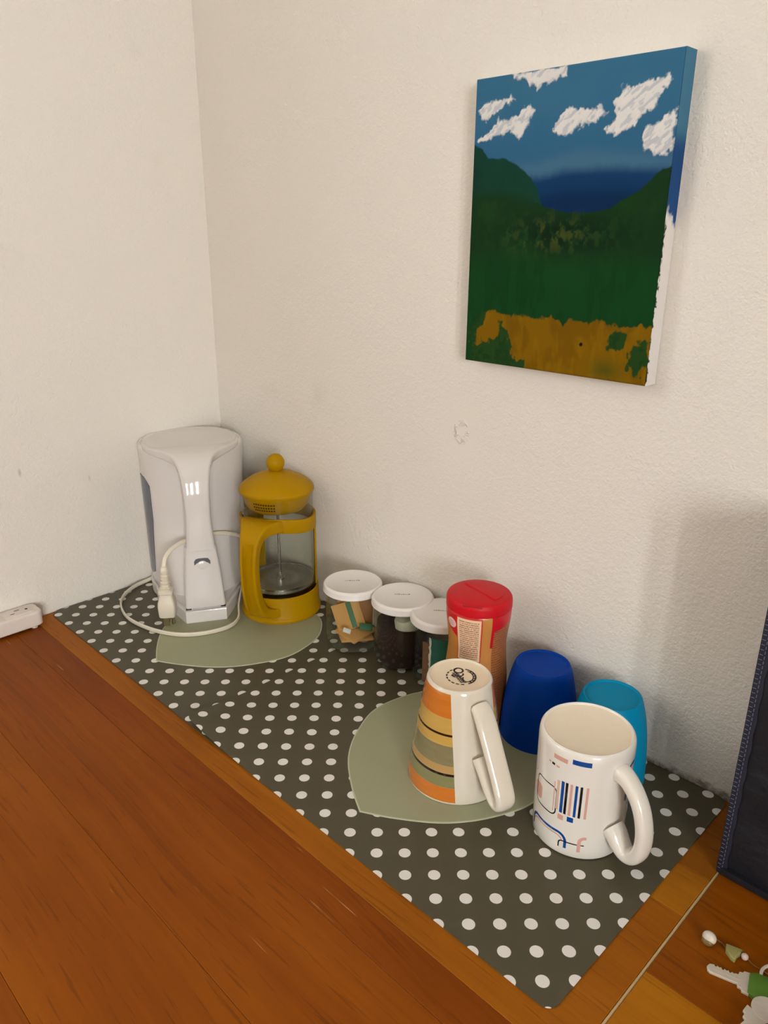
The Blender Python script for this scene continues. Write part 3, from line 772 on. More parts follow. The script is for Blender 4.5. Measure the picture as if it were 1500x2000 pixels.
def sachet(loc, dims, rot, m, label, strip=None):
    r = tag(empty('tea_sachet', loc), label, 'sachet', 'sachets in the first jar')
    r.rotation_euler = rot
    MB().box((0, 0, 0), dims, bevel=min(dims) * .35, seg=2).build('paper_sleeve', m, r)
    if strip: MB().box(strip[0], strip[1], bevel=.0002, seg=1).build('printed_strip', GREENP, r)['label'] = 'dark green printed strip'
    return r
va = math.atan2(-.6375 + .05, 1.0025 - .3622)          # towards the viewer
fx, fy = math.cos(va), math.sin(va); rx, ry = -fy, fx
def in_jar(J, f, r, z): return (J[0] + fx * f + rx * r, J[1] + fy * f + ry * r, J[2] + z)
vy = va + PI / 2          # local x -> image right
sachet(in_jar(J1, .001, .002, .0145), (.042, .036, .004), (0, .05, vy + .2), KRAFT, 'kraft paper sachet lying lowest in the first jar')
sachet(in_jar(J1, .002, .003, .0200), (.040, .036, .004), (.10, -.10, vy + .75), KRAFT, 'kraft paper sachet lying cornerwise on the lowest one in the first jar')
sachet(in_jar(J1, -.010, .002, .042), (.046, .0030, .044), (-.10, .02, vy), KRAFT2, 'darker kraft sachet standing upright at the back of the first jar')
sachet(in_jar(J1, -.001, -.006, .0400), (.036, .0030, .036), (-.22, -.30, vy), KRAFT, 'kraft sachet with a green printed strip leaning in the first jar', ((.004, -.0018, .0), (.0065, .001, .034)))
sachet(in_jar(J1, .010, .016, .0290), (.016, .003, .009), (-.7, .1, vy), GREENP, 'small green paper sachet at the right of the first jar')
sachet(in_jar(J1, .018, -.008, .0285), (.010, .002, .006), (-.8, .4, vy), WPAPER, 'small white paper tag on the sachets in the first jar')
COFFEE = speckled('ground coffee', lin(46, 23, 9), .9, .35, 900, .6, 700)
cf = MB().lathe([(.0001, .0042), (.0285, .0042), (.0310, .008), (.0311, .050), (.0308, .0545), (.022, .0530), (.010, .050), (.0001, .049)], 48)
tag(cf.build('ground_coffee', COFFEE, loc=J2, smooth=40), 'dark brown ground coffee filling the middle jar', 'coffee', kind='stuff')
SCOOP = mat('translucent scoop plastic', lin(206, 204, 182), .4)
vb = math.atan2(-.6375 + .0335, 1.0025 - .4325)
bx0, by0 = math.cos(vb), math.sin(vb)
scp = tag(empty('coffee_scoop', (J2[0] + bx0 * .0125 - by0 * .0075, J2[1] + by0 * .0125 + bx0 * .0075, .0520)), 'pale plastic scoop stuck in the coffee of the middle jar', 'scoop')
scp.rotation_euler = (math.radians(-12), math.radians(192), vb)
MB().lathe([(.0001, -.019), (.0115, -.019), (.0142, -.0155), (.0166, .009), (.0158, .0092), (.0134, -.015), (.0108, -.0178), (.0001, -.0178)], 36).build('bowl', SCOOP, scp, smooth=40)
MB().box((-.006, .0, .0105), (.014, .008, .0022), bevel=.0008).build('handle', SCOOP, scp)
TEAL = speckled('teal foil packet', lin(20, 104, 92), .35, .1, 60, .25, 120)
BROWNP = speckled('brown printed packet', lin(134, 92, 62), .5, .25, 90, .1)
vc = math.atan2(-.6375 + .03, 1.0025 - .492); gx, gy = math.cos(vc), math.sin(vc)
def packet(loc, w, h, th, curve, m, label, name, torn=False):
    r = tag(empty(name, loc, vc), label, 'packet')
    b = MB(); R0 = curve; rows = []
    for z in np.linspace(0, h, 9):
        o_, i_ = [], []
        for s_ in np.linspace(-w / 2, w / 2, 15):
            a = s_ / R0; bul = th * (.35 + .65 * math.cos(s_ / w * PI) * math.sin(PI * min(max(z / h, .05), .95)))
            o_.append(((R0) * math.cos(a), R0 * math.sin(a), z)); i_.append(((R0 - bul) * math.cos(a), (R0 - bul) * math.sin(a), z))
        rows.append(o_ + i_[::-1])
    b.rings(rows).build('wrapper', m, r, smooth=50)
    if torn:
        t_ = MB(); tr = []
        for z in np.linspace(0, h, 20):
            e = -w / 2 - .0006 + random.uniform(-.0012, .0006); a0, a1 = e / R0, (-w / 2 + .0018 + random.uniform(-.0006, .0006)) / R0
            tr.append([((R0 + .0003) * math.cos(a0), (R0 + .0003) * math.sin(a0), z), ((R0 + .0003) * math.cos(a1), (R0 + .0003) * math.sin(a1), z), ((R0 - .0006) * math.cos(a1), (R0 - .0006) * math.sin(a1), z), ((R0 - .0006) * math.cos(a0), (R0 - .0006) * math.sin(a0), z)])
        t_.rings(tr).build('torn_edge', WPAPER, r, smooth=0)['label'] = 'white torn edge'
    return r
packet((J3[0] + rx * .004, J3[1] + ry * .004, J3[2] + .0045), .036, .060, .004, .0270, TEAL, 'teal foil packet curled inside the third jar, with a torn white edge', 'foil_packet', True)
packet((J3[0] - rx * .010 - gx * .001, J3[1] - ry * .010 - gy * .001, J3[2] + .0045), .024, .052, .004, .0195, BROWNP, 'brown printed packet behind the teal one in the third jar', 'paper_packet')

# ------------------------------------------------------------------ creamer bottle
RED = speckled('red cap plastic', lin(202, 16, 30), .45, .03, 40, .02, 400, spec=.25)
def bottle_mat():
    m = mat('shrink label print', lin(200, 140, 84), .35, coat=.2); t = NT(m); u, v, _ = t.sep(t.coord('UV'))
    s = t.m('SUBTRACT', u, -.925)          # angle from the side that faces the room
    peach = t.mix(t.step(s, -.5, .8), lin(196, 130, 56), lin(206, 142, 76))
    c = peach
    # brown ground with small print on the right flank
    right = t.step(s, .50, .54)
    txt = t.m('MULTIPLY', t.step(t.m('FRACT', t.m('MULTIPLY', v, 360)), .45, .55), t.step(t.noise(t.mapv(t.coord('UV'), (1, 5, 1)), 55, 2), .42, .5))
    rc = t.mix(t.m('MULTIPLY', txt, .75), lin(176, 112, 58), lin(116, 56, 30))
    c = t.mix(right, c, rc)
    # red shoulders
    le = t.m('ADD', .1075, t.m('MULTIPLY', t.m('SUBTRACT', -.62, s), .022))
    red = t.m('MULTIPLY', t.step(v, t.m('SUBTRACT', le, .0004), le), t.m('SUBTRACT', 1, t.step(s, .14, .15)))
    re = t.m('ADD', .1195, t.m('MULTIPLY', t.m('SUBTRACT', s, .55), .008))
    red = t.m('MAXIMUM', red, t.m('MULTIPLY', t.step(v, t.m('SUBTRACT', re, .0004), re), t.step(s, .44, .45)))
    red = t.m('MAXIMUM', red, rrect(t, s, v, .44, .54, .100, .14, .001))
    c = t.mix(red, c, lin(204, 18, 28))
    # panel of small print
    c = t.mix(rrect(t, s, v, -.70, .135, .0835, .1345, .001), c, lin(206, 60, 44))
    c = t.mix(rrect(t, s, v, -.67, .105, .085, .1335, .001), c, lin(238, 208, 174))
    rows = t.step(t.m('FRACT', t.m('MULTIPLY', v, 420)), .38, .5)
    wd = t.step(t.noise(t.mapv(t.coord('UV'), (1, 9, 1)), 42, 2), .40, .46)
    c = t.mix(t.m('MULTIPLY', t.m('MULTIPLY', rows, wd), t.m('MULTIPLY', rrect(t, s, v, -.60, .04, .087, .1315, .001), .8)), c, lin(150, 84, 56))
    # round seal at the left
    d = t.m('SQRT', t.m('ADD', t.m('POWER', t.m('MULTIPLY', t.m('SUBTRACT', s, -.93), .026), 2), t.m('POWER', t.m('SUBTRACT', v, .1235), 2)))
    c = t.mix(t.m('SUBTRACT', 1, t.step(d, .0052, .0056)), c, lin(238, 200, 190))
    sl = t.m('MULTIPLY', t.step(t.m('FRACT', t.m('MULTIPLY', v, 500)), .5, .6), t.m('SUBTRACT', 1, t.step(d, .0032, .0036)))
    c = t.mix(t.m('MULTIPLY', sl, .5), c, lin(180, 110, 100))
    t.set(P(m)['Base Color'], c); return m
bt = tag(empty('creamer_bottle', (.567, -.0605, ZM)), 'red-capped creamer bottle with peach and red label behind the striped mug', 'bottle')
bp = [(.0001, .0015), (.026, .001), (.0315, .002), (.0335, .006), (.0338, .030), (.0332, .055), (.0312, .078), (.0303, .092), (.0310, .104), (.0328, .118), (.0336, .126), (.0337, .134), (.0322, .1375), (.0300, .138), (.0001, .138)]
MB().lathe([tuple(p) for p in spline(bp, 5)], 96, start=-.925 - PI).build('bottle_body', bottle_mat(), bt, smooth=40)
cp_ = [(.0310, .1360), (.0336, .1362), (.0342, .1370), (.0342, .1440), (.0338, .1465), (.0326, .1485), (.0305, .1494), (.0300, .1496), (.0001, .1502)]
cap = MB().lathe(cp_, 80).build('cap', RED, bt, smooth=30); cap['label'] = 'red flip cap'
MB().prism([(.024 * math.cos(a), .024 * math.sin(a)) for a in np.linspace(0, PI, 24)], .1498, .1509, .0005).build('flip_lid', RED, cap, rz=-.2, smooth=30)
MB().box((.0, -.0318, .1478), (.020, .0026, .0012), bevel=.0005).build('thumb_notch', mat('notch red', lin(150, 16, 30), .5), cap, rz=.45)

# ------------------------------------------------------------------ plastic tumblers
def tumbler(x, y, z, m, label, h, s=1.0):
    t_ = tag(empty('plastic_tumbler', (x, y, z)), label, 'cup', 'upside-down plastic tumblers')
    pr0 = [(.0392, 0), (.0392, .004), (.0389, .015), (.0380, .030), (.0362, .048), (.0335, .064), (.0302, .077), (.0282, .0828)]
    out = [(r * s, q * h / .0845) for r, q in [tuple(p) for p in spline(pr0, 5)]]
    out += [(r * s, q * h / .0845) for r, q in ((.0275, .0842), (.0266, .0845), (.0258, .0842), (.0252, .0834), (.0248, .0828), (.0001, .0826))]
    inn = [(max(r - .0016, .0001), q) for r, q in out[:-6]]
    b = MB().lathe(out, 72); b.lathe([(.0001, out[-1][1] - .003)] + [(r, min(q, out[-1][1] - .003)) for r, q in reversed(inn)] + [out[0]], 72)
    b.build('cup_body', m, t_, smooth=40)
    return t_
BLUE = mat('royal blue plastic', lin(0, 62, 160), .5, spec=.1)
TURQ = mat('turquoise plastic', lin(0, 136, 178), .5, spec=.1)
tumbler(.634, -.0362, ZM, BLUE, 'royal blue plastic tumbler turned upside down beside the bottle', .0845)
tumbler(.7150, -.0405, ZM, TURQ, 'turquoise plastic tumbler turned upside down behind the white mug', .0868, .985)

# ------------------------------------------------------------------ mugs
def mug_handle(path, n=9):
    P_ = spline(path, n); rr = []
    for i, (x, z, w, th) in enumerate(P_):
        a = P_[max(i - 1, 0)]; b_ = P_[min(i + 1, len(P_) - 1)]
        t_ = Vector((b_[0] - a[0], 0, b_[1] - a[1])).normalized(); nn = Vector((-t_.z, 0, t_.x))
        rr.append([Vector((x, w * math.copysign(abs(math.cos(k)) ** .75, math.cos(k)), z)) + nn * (th * math.copysign(abs(math.sin(k)) ** .85, math.sin(k))) for k in np.linspace(0, 2 * PI, 20, endpoint=False)])
    return MB().rings(rr)
def stripe_mat():
    m = mat('hand painted stripes', lin(226, 216, 196), .12, coat=.5); t = NT(m); u, v, _ = t.sep(t.coord('UV'))
    vv = t.m('ADD', v, t.m('MULTIPLY', t.m('SUBTRACT', t.noise(t.coord(), 30, 2), .5), .0010))
    n = t.noise(t.mapv(t.coord(), (1, 1, 6)), 40, 3)
    c = lin(224, 214, 196)
    def bandc(c, z0, z1, c0, c1):
        k = t.m('MULTIPLY', t.step(vv, z0 - .0002, z0 + .0002), t.m('SUBTRACT', 1, t.step(vv, z1 - .0002, z1 + .0002)))
        return t.mix(k, c, t.mix(n, c0, c1))
    for z0, z1, c0, c1 in ((.0025, .0172, lin(201, 108, 29), lin(214, 129, 46)), (.0172, .0290, lin(126, 124, 83), lin(145, 138, 94)), (.0315, .0388, lin(177, 139, 83), lin(197, 158, 97)),
                           (.0388, .0582, lin(125, 119, 85), lin(145, 134, 95)), (.0582, .0848, lin(194, 155, 74), lin(208, 170, 91)), (.0848, .1078, lin(196, 108, 29), lin(210, 127, 50)),
                           (.0288, .0314, lin(37, 20, 10), lin(44, 26, 13)), (.0675, .0697, lin(37, 20, 10), lin(44, 26, 13))):
        c = bandc(c, z0, z1, c0, c1)
    rad = t.m('ADD', .0468, t.m('MULTIPLY', v, -.1545))
    arc = t.m('MULTIPLY', t.m('ABSOLUTE', t.m('SUBTRACT', u, -.384)), rad)
    c = t.mix(t.m('SUBTRACT', 1, t.step(arc, .0224, .0228)), c, lin(224, 215, 198))
    t.set(P(m)['Base Color'], c); return m
GLAZE = speckled('cream glaze', lin(226, 217, 200), .12, .015, 30, 0, coat=.5)
sm = tag(empty('striped_mug', (.6153, -.1484, ZH)), 'tapered mug with orange, yellow and grey-green stripes standing upside down', 'mug', 'upside-down mugs')
hs = .1105
out = [(.0445, .0), (.0462, .0004), (.0468, .0016), (.0456, .012), (.0432, .030), (.0402, .050), (.0372, .070), (.0345, .088), (.0318, .103), (.0306, .1085), (.0296, .1103), (.0284, .1108), (.0276, .1103), (.0270, .1092)]
MB().lathe(out, 128, start=-.384 - PI).lathe([(.0001, .102), (.0290, .101), (.0330, .088), (.0385, .050), (.0430, .012), (.0445, .0)], 128, start=-.384 - PI).build('mug_body', stripe_mat(), sm, smooth=40)
SB = speckled('cream glaze base', lin(238, 220, 190), .3, .02, 30, 0)
sb = MB().lathe([(.0272, .1094), (.0255, .1088), (.0001, .1090)], 72).build('mug_base', SB, sm, smooth=40)
mhp = [(.0335, .0960, .0090, .0060), (.0385, .0935, .0100, .0050), (.0455, .0850, .0104, .0044), (.0550, .0700, .0102, .0042), (.0650, .0540, .0100, .0042), (.0745, .0380, .0100, .0042), (.0795, .0265, .0100, .0042), (.0775, .0190, .0100, .0042), (.0700, .0190, .0100, .0042), (.0610, .0260, .0100, .0042), (.0525, .0365, .0102, .0046), (.0420, .0470, .0102, .0060)]
mug_handle(mhp).build('handle', GLAZE, sm, rz=-.30, smooth=60)
STAMP = mat('dark stamp ink', lin(48, 44, 42), .5)
st_ = MB(); zz = .1091; ang0 = math.atan2(-.6375 + .1484, 1.0025 - .6153) + PI / 2
def sp(x, y): # image-right, image-up on the mug base
    return (math.cos(ang0) * x - math.sin(ang0) * y, math.sin(ang0) * x + math.cos(ang0) * y, zz)
def stroke(pts, w):
    for (x0, y0), (x1, y1) in zip(pts[:-1], pts[1:]):
        d = math.hypot(x1 - x0, y1 - y0) or 1; w_ = w * 1.35; nx_, ny_ = -(y1 - y0) / d * w_, (x1 - x0) / d * w_
        st_.add([sp(x0 - nx_, y0 - ny_), sp(x1 - nx_, y1 - ny_), sp(x1 + nx_, y1 + ny_), sp(x0 + nx_, y0 + ny_)], [(0, 1, 2, 3)])
cxs, cys = .0015, -.0005
def arc(r, a0, a1, w, sx=1.0, ox=0, oy=0, n=8): stroke([(cxs + ox + r * sx * math.cos(math.radians(a)), cys + oy + r * math.sin(math.radians(a))) for a in np.linspace(a0, a1, n)], w)
for k in range(9):
    a = 110 + k * 20; arc(.0135, a, a + 13, .00055)
arc(.0135, -60, 75, .00055, n=16); arc(.0112, -50, 60, .0004, n=12)
for k in range(6): arc(.0124, -48 + 18 * k, -40 + 18 * k, .0006)
arc(.0042, 0, 360, .0007, 1, -.0028, .0100, 20); arc(.0040, 200, 380, .0006, 1, -.0022, .0040, 12)
for k in range(8):
    y_ = -.0105 + k * .0021; x_ = .0035 - k * .0011
    stroke([(x_ - .0030, y_ + .0003), (x_ - .0006, y_ - .0002)], .0005); stroke([(x_ + .0004, y_), (x_ + .0030, y_ + .0005)], .0005); stroke([(x_ - .0012, y_), (x_ + .0010, y_ + .0018)], .0004)
arc(.0050, 150, 330, .0005, .8, .0055, -.0035, 10); stroke([(-.0075, -.0010), (-.0065, .0022), (-.0056, -.0024)], .0005); stroke([(-.0050, -.0005), (-.0044, -.0030)], .0004)
st_.build('maker_stamp', STAMP, sb, smooth=0, weld=False)['label'] = 'round black maker stamp'

WM0 = (.7385, -.1267); WMH = .1045
def print_mat():
    m = mat('white glaze with print', lin(236, 231, 222), .14, coat=.5); t = NT(m); a, v, _ = t.sep(t.coord('UV'))
    PINK, BLU, BLK, TAN = lin(218, 164, 150), lin(4, 72, 150), lin(16, 10, 12), lin(214, 186, 164)
    u = t.m('MULTIPLY', a, .0398); k = .0398
    c = lin(236, 231, 222)
    def fill(c, a0, a1, z0, z1, colr, r=.0002): return t.mix(rrect(t, u, v, a0 * k, a1 * k, z0, z1, r), c, colr)
    def ring(c, a0, a1, z0, z1, colr, r, w, clip=None):
        mk = rrect(t, u, v, a0 * k, a1 * k, z0, z1, r, w)
        if clip: mk = t.m('MULTIPLY', mk, rrect(t, u, v, clip[0] * k, clip[1] * k, clip[2], clip[3]))
        return t.mix(mk, c, colr)
    c = fill(c, -1.735, -1.412, .0924, .0965, PINK)
    c = fill(c, -1.315, -.930, .0941, .0987, BLU, .0004)
    c = fill(c, -1.772, -1.695, .0850, .0872, BLK); c = fill(c, -1.86, -1.80, .0856, .0872, PINK); c = fill(c, -1.66, -1.58, .0848, .0866, PINK)
    c = fill(c, -2.30, -2.00, .0405, .0555, PINK, .004)
    c = ring(c, -2.214, -1.590, .0362, .0640, BLK, .0050, .0006)
    c = fill(c, -1.665, -1.64, .0400, .070, PINK); c = fill(c, -1.598, -1.535, .0438, .0732, TAN)
    for a0, a1, cc in ((-1.500, -1.432, BLU), (-1.407, -1.352, BLK), (-1.308, -1.255, PINK), (-1.204, -1.148, BLU), (-1.104, -1.052, BLK), (-.983, -.930, PINK)):
        c = fill(c, a0, a1, .0424, .0742, cc)
    c = fill(c, -1.522, -1.396, .0352, .0404, PINK); c = fill(c, -1.316, -1.182, .0362, .0412, BLU)
    c = ring(c, -2.262, -1.345, -.02, .0190, PINK, .008, .0006, (-2.3, -1.38, .009, .03))
    c = ring(c, -2.290, -1.305, -.02, .0221, BLU, .008, .00125, (-2.36, -1.20, .0078, .03))
    c = ring(c, -1.446, -.40, -.01, .0146, BLK, .003, .0006, (-1.5, -.905, .0072, .03))
    c = ring(c, -1.012, -.60, -.01, .0222, PINK, .0045, .0015, (-1.2, -.868, .0072, .03))
    c = ring(c, -2.75, -2.26, .062, .0935, TAN, .006, .0004)
    c = ring(c, .03, .60, .02, .0870, BLU, .004, .0016, (-.05, .5, .052, .095)); c = ring(c, .09, .60, .02, .0825, PINK, .004, .0008, (-.05, .5, .05, .095))
    c = ring(c, .30, .75, .030, .050, BLK, .003, .0004); c = fill(c, .16, .22, .0445, .0470, PINK)
    t.set(P(m)['Base Color'], c)
    return m
wm = tag(empty('white_mug', (*WM0, ZH)), 'white mug printed with blue, pink and black shapes standing upside down', 'mug', 'upside-down mugs')
so_ = [(.0375, .0), (.0388, .0004), (.0393, .0015), (.0394, .010), (.0398, .050), (.0402, .094), (.0401, .0985), (.0394, .1025), (.0382, .1042), (.0371, .1045), (.0362, .1040), (.0358, .1030)]
MB().lathe(so_, 128, start=-1.09 - PI).lathe([(.0001, .097), (.0360, .096), (.0370, .09), (.0366, .01), (.0375, .0)], 128, start=-1.09 - PI).build('mug_body', print_mat(), wm, smooth=40)
MB().lathe([(.0360, .1032), (.0345, .1026), (.0001, .1028)], 72).build('mug_base', speckled('unglazed base', lin(244, 229, 204), .6, .03, 120, .05), wm, smooth=40)
WGL = speckled('white glaze', lin(234, 228, 216), .14, .015, 30, 0, coat=.5)
mug_handle([(.0385, .0860, .0085, .0085), (.0435, .0858, .0082, .0074), (.0500, .0832, .0078, .0064), (.0580, .0765, .0076, .0060), (.0650, .0660, .0076, .0058), (.0695, .0520, .0076, .0058), (.0705, .0380, .0076, .0058), (.0680, .0255, .0076, .0058), (.0620, .0175, .0078, .0058), (.0545, .0165, .0084, .0060), (.0480, .0215, .0094, .0066), (.0430, .0270, .0100, .0076), (.0385, .0300, .0105, .0085)]).build('handle', WGL, wm, rz=-.262, smooth=60)

# ------------------------------------------------------------------ power strip on the left
STRIP = speckled('off-white strip plastic', lin(226, 216, 206), .4, .02, 30, .02)
SLOT = mat('outlet slot dark', lin(70, 62, 56), .7)
ps = tag(empty('power_strip', (.0195, -.46, 0)), 'off-white multi-outlet power strip lying against the left wall', 'power strip')
b = MB(); rr = []
for z, k in ((.003, -.0016), (.0045, 0), (.0205, 0), (.0225, -.0006), (.0238, -.0020), (.0242, -.0036)):
    rr.append([(x, y, z) for x, y in rrsec(.0163 + k, .150 + k, .0095 + k, 6)])
b.rings(rr).build('housing', STRIP, ps, smooth=40)
for k in range(2):
    for s_ in (-1, 1):
        MB().lathe([(.0001, 0), (.0042, 0), (.0046, .0035), (.0001, .0035)], 16, c=(.009 * s_, .138 - .276 * k, 0)).build('foot', STRIP, ps)
for k in range(6):
    y = .131 - .046 * k
    fm = MB().prism([(x, y + q - .009) for x, q in rrsec(.0112, .0185, .0025, 3)], .0238, .0249, .0005).build('outlet', STRIP, ps, smooth=30)
    for (x, q, w, d) in ((-.0045, .0, .0085, .0015), (.0045, .0, .0065, .0015)):
        MB().box((x * .8, y - .012 + q + (.004 if x < 0 else -.004), .0249), (.0012, w * .75, .0005)).build('slot', SLOT, fm, smooth=0)
    MB().lathe([(.0001, .0002), (.0019, .0002), (.0019, -.001)], 12, c=(.0, y + .003, .02495)).build('ground_hole', SLOT, fm, smooth=0)

# ------------------------------------------------------------------ dark fabric bag
def nylon():
    m = mat('dark navy nylon', lin(30, 31, 38), .48, spec=.3); t = NT(m); v = t.coord()
    t.set(P(m)['Base Color'], t.mix(t.noise(v, 12, 4), lin(24, 25, 30), lin(36, 37, 43)))
    h = t.m('ADD', t.m('MULTIPLY', t.noise(t.mapv(v, (1, 1, 1.6), (0, 0, 0), (0, .5, 0)), 22, 3, .5), 2.0), t.m('MULTIPLY', t.noise(v, 1400, 1), .06))
    t.set(P(m)['Normal'], t.bump(h, .6, .004)); return m
NYL = nylon(); TAPE = speckled('navy binding tape', lin(30, 32, 48), .6, .1, 300, .3, 1500); THREAD = mat('pale stitching thread', lin(92, 96, 116), .6)
bag = tag(empty('fabric_bag', (.8485, -.0865, .0004)), 'dark navy nylon bag with stitched seam at the right end of the desk', 'bag')
b = MB(); rr = []
def bagring(z, ins):
    out = []; w, d, n = .30, .078, 26
    for i in range(n): # front, bulging and wrinkled
        x = w * i / n; s = math.sin(PI * min(1, max(0, z / .27)))
        wr = .0016 * math.sin(x * 70 + z * 95) + .0012 * math.sin(x * 150 - z * 60)
        e = min(1, x / .03, (w - x) / .03)
        out.append((x + (ins if i == 0 else 0), -.005 * s * math.sin(PI * x / w) * 1.0 + wr * e + ins, z))
    out += [(w - ins, y, z) for y in np.linspace(ins, d - ins, 7)]
    out += [(x, d - ins, z) for x in np.linspace(w - ins, ins, 26)[1:]]
    out += [(ins, y, z) for y in np.linspace(d - ins, ins, 7)[1:-1]]
    return out
for z, ins in ((.0, .004), (.002, .0015), (.006, .0004)): rr.append(bagring(z, ins))
for z in np.linspace(.012, .292, 44): rr.append(bagring(z, 0))
for z, ins in ((.297, .001), (.300, .004), (.3012, .012)): rr.append(bagring(z, ins))
b.rings(rr).build('bag_body', NYL, bag, smooth=60)
def tape(x0, y0, x1, y1, zc):
    pass
tb = MB(); rows = []
for z in np.linspace(.0015, .298, 64):
    wv = .0005 * math.sin(z * 260)
    rows.append([(.0062 + wv, -.0016, z), (.0062 + wv, .0004, z), (.0004, .0016, z), (.0016, .0065, z), (-.0014, .0065, z), (-.0020, .0010, z), (-.0014, -.0018, z), (.0010, -.0028, z)])
tp = tb.rings(rows).build('seam_binding', TAPE, bag, smooth=50); tp['label'] = 'navy binding with stitching'
tb2 = MB(); rows = []
for x in np.linspace(.003, .298, 60):
    rows.append([(x, -.0012, .0085), (x, -.0044, .0085), (x, -.0048, .0045), (x, -.0032, .0012), (x, .001, .0012), (x, .001, .0085)])
tb2.rings(rows).build('bottom_binding', NYL, bag, smooth=50)
sm_ = MB()
for k in range(71):
    z = .005 + .0041 * k
    sm_.box((.0032, -.00265, z), (.0007, .0006, .0026), bevel=.0002, seg=1)
    sm_.box((.0008, -.0030, z + .002), (.0026, .0006, .0006), bevel=.0002, seg=1)
tag(sm_.build('stitching', THREAD, tp, smooth=0), 'pale thread stitches', kind='stuff')

# ------------------------------------------------------------------ keys on a ring
SILV = speckled('worn nickel', lin(214, 203, 186), .4, .08, 200, .1, 400, metal=.25)
KGREEN = speckled('green vinyl key cover', lin(80, 118, 32), .5, .05, 60, .05)
KRED = speckled('maroon vinyl key cover', lin(92, 24, 22), .5, .05, 60, .05)
kr = tag(empty('bunch_of_keys', (.93, -.175, 0)), 'bunch of keys with green cover and a beaded charm, lower right on the desk', 'keys')
def L(x, y): return (x - .93, y + .175)
def key(tip, head, m_cap, length, capr, z0, side_=1):
    """flat key: notched blade from tip to shoulder, round bow with a vinyl cover"""
    tx, ty = L(*tip); hx, hy = L(*head); d = math.hypot(hx - tx, hy - ty); ex, ey = (hx - tx) / d, (hy - ty) / d
    def q(s_, r): r *= side_; return (tx + ex * s_ - ey * r, ty + ey * s_ + ex * r)
    w = .0040; n = 9; pts = [q(0, 0), q(.0008, -w * .7), q(.0025, -w), q(d * .72, -w), q(d * .74, -w * 1.6), q(d * .82, -w * 1.7)]
    pts += [q(d * .84, -w * 2.2), q(d, -w * 2.4), q(d, w * 2.4), q(d * .84, w * 2.2), q(d * .82, w * 1.8), q(d * .74, w * 1.7), q(d * .72, w)]
    for k in range(6):
        s0 = d * (.66 - k * .085); dep = (.35, .8, .5, .9, .4, .7)[k]
        pts += [q(s0, w), q(s0 - d * .025, w * (1 - .45 * dep)), q(s0 - d * .05, w * (1 - .45 * dep))]
    pts += [q(.0045, w), q(.0015, w * .75)]
    b = MB().prism(pts, z0, z0 + .0020, .0003, 1)
    g = [q(.004, -.0006), q(d * .78, -.0006), q(d * .78, .0008), q(.004, .0008)]
    b.prism(g, z0 + .0019, z0 + .00215, 0)
    c = q(d + capr * .75, 0)
    b.prism([(c[0] + capr * .95 * math.cos(a), c[1] + capr * .95 * math.sin(a)) for a in np.linspace(0, 2 * PI, 28, endpoint=False)], z0, z0 + .0021, .0003, 1)
    ko = b.build('key', SILV, kr, smooth=30)
    if m_cap:
        cpo = [q(d + a, r_) for a, r_ in ((-.0010, -.0082), (.0030, -.0108), (.0270, -.0108), (.0305, -.0080), (.0305, .0080), (.0270, .0108), (.0030, .0108), (-.0010, .0082))]
        MB().prism(cpo, z0 - .0004 if z0 > .001 else z0, z0 + .0034, .001, 2).build('key_cover', m_cap, ko, smooth=40)
    return ko
k1 = key((.8800, -.1812), (.9075, -.1735), KGREEN, .03, .0125, .0003)
k1['label'] = 'nickel key with green cover'
k2 = key((.9140, -.2330), (.9222, -.1950), None, .03, .0105, .0030, -1); k2['label'] = 'second key lying under the green cover'
fx0, fy0 = L(.9345, -.2045)
MB().prism([(fx0 + .0085 * math.cos(a), fy0 + .0085 * math.sin(a)) for a in np.linspace(0, 2 * PI, 30, endpoint=False)], .0052, .0080, .001, 2).build('key_fob', KRED, kr, smooth=40)['label'] = 'maroon vinyl fob'
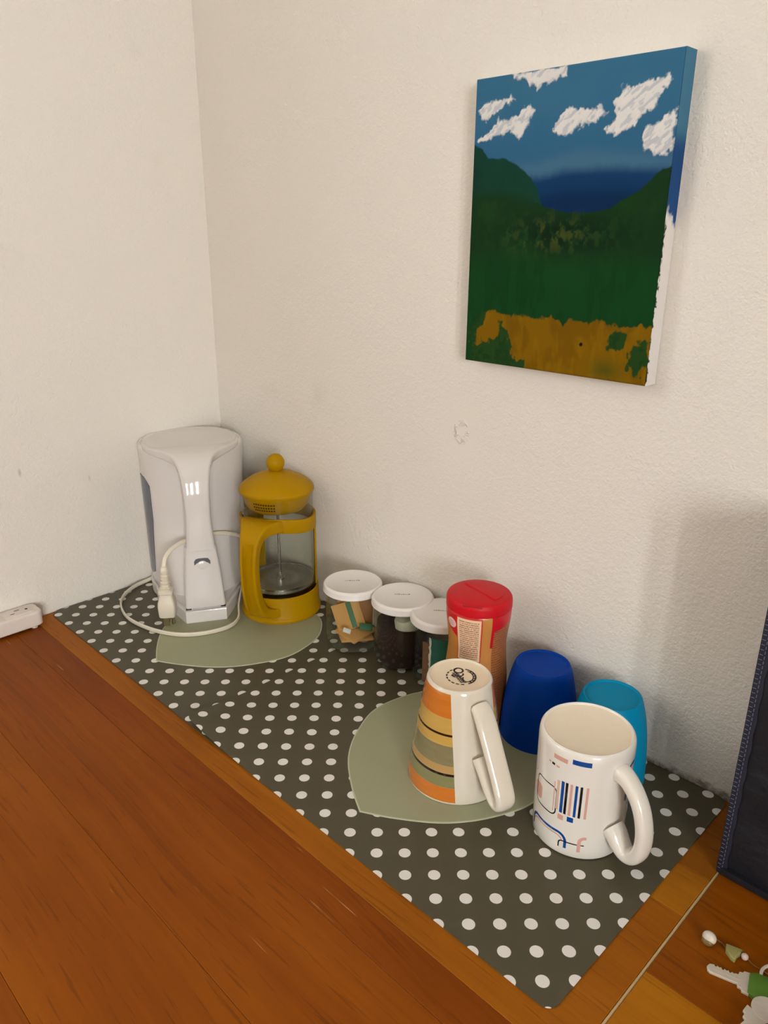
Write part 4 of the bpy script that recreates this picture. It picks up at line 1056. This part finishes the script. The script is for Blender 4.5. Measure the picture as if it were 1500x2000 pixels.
# charm: shell, leaf bead, small pearl, thread
SHELL = speckled('shell', lin(214, 206, 190), .25, .1, 200, .1); SHELLD = speckled('shell underside', lin(120, 100, 54), .4, .2, 200, .1)
LEAF = speckled('sage leaf bead', lin(150, 142, 86), .5, .08, 120, .1); PEARL = mat('pearl bead', lin(200, 180, 168), .25); THR = mat('brown thread', lin(120, 84, 40), .7)
sx, sy = L(.8720, -.1595)
MB().sphere((sx, sy, .0052), .0052, 18, (1.0, .85, .95), 0).build('shell_charm', SHELL, kr, smooth=60)['label'] = 'white shell bead'
MB().sphere((sx - .0002, sy - .0026, .0034), .0044, 16, (1.0, .7, .75), 0).build('shell_charm', SHELLD, kr, smooth=60)['label'] = 'brown underside of the shell'
lx, ly = L(.8895, -.1572); va2 = math.atan2(-.6375 + .157, 1.0025 - .8895) + PI / 2
lo = [(-.0060, .0050), (.0058, .0058), (.0050, .0022), (.0026, -.0022), (.0018, -.0066), (-.0010, -.0056), (-.0052, -.0012)]
lo = [(lx + math.cos(va2) * x - math.sin(va2) * y, ly + math.sin(va2) * x + math.cos(va2) * y) for x, y in lo]
MB().prism(lo, .0005, .0040, .0011, 3).build('leaf_bead', LEAF, kr, smooth=40)['label'] = 'sage green leaf bead'
bx_, by_ = L(.8965, -.1545)
MB().sphere((bx_, by_, .0026), .0026, 14).build('pearl_bead', PEARL, kr, smooth=60)
tp_ = [(*L(.8760, -.1560), .0040), (*L(.8800, -.1540), .0014), (*L(.8860, -.1560), .0014), (*L(.8965, -.1545), .0026), (*L(.9030, -.1555), .0012), (*L(.9100, -.1560), .0018), (*L(.9150, -.1570), .0022)]
MB().tube(spline(tp_, 5), circle(.0004, 6)).build('thread', THR, kr, smooth=60)
rp = [(*(np.array(L(.9200, -.1560)) + .0105 * np.array((math.cos(a), math.sin(a)))), .0020 + .0006 * math.sin(a)) for a in np.linspace(0, 2 * PI, 32, endpoint=False)]
MB().tube(rp, circle(.0012, 8), closed=True).build('split_ring', SILV, kr, smooth=60)
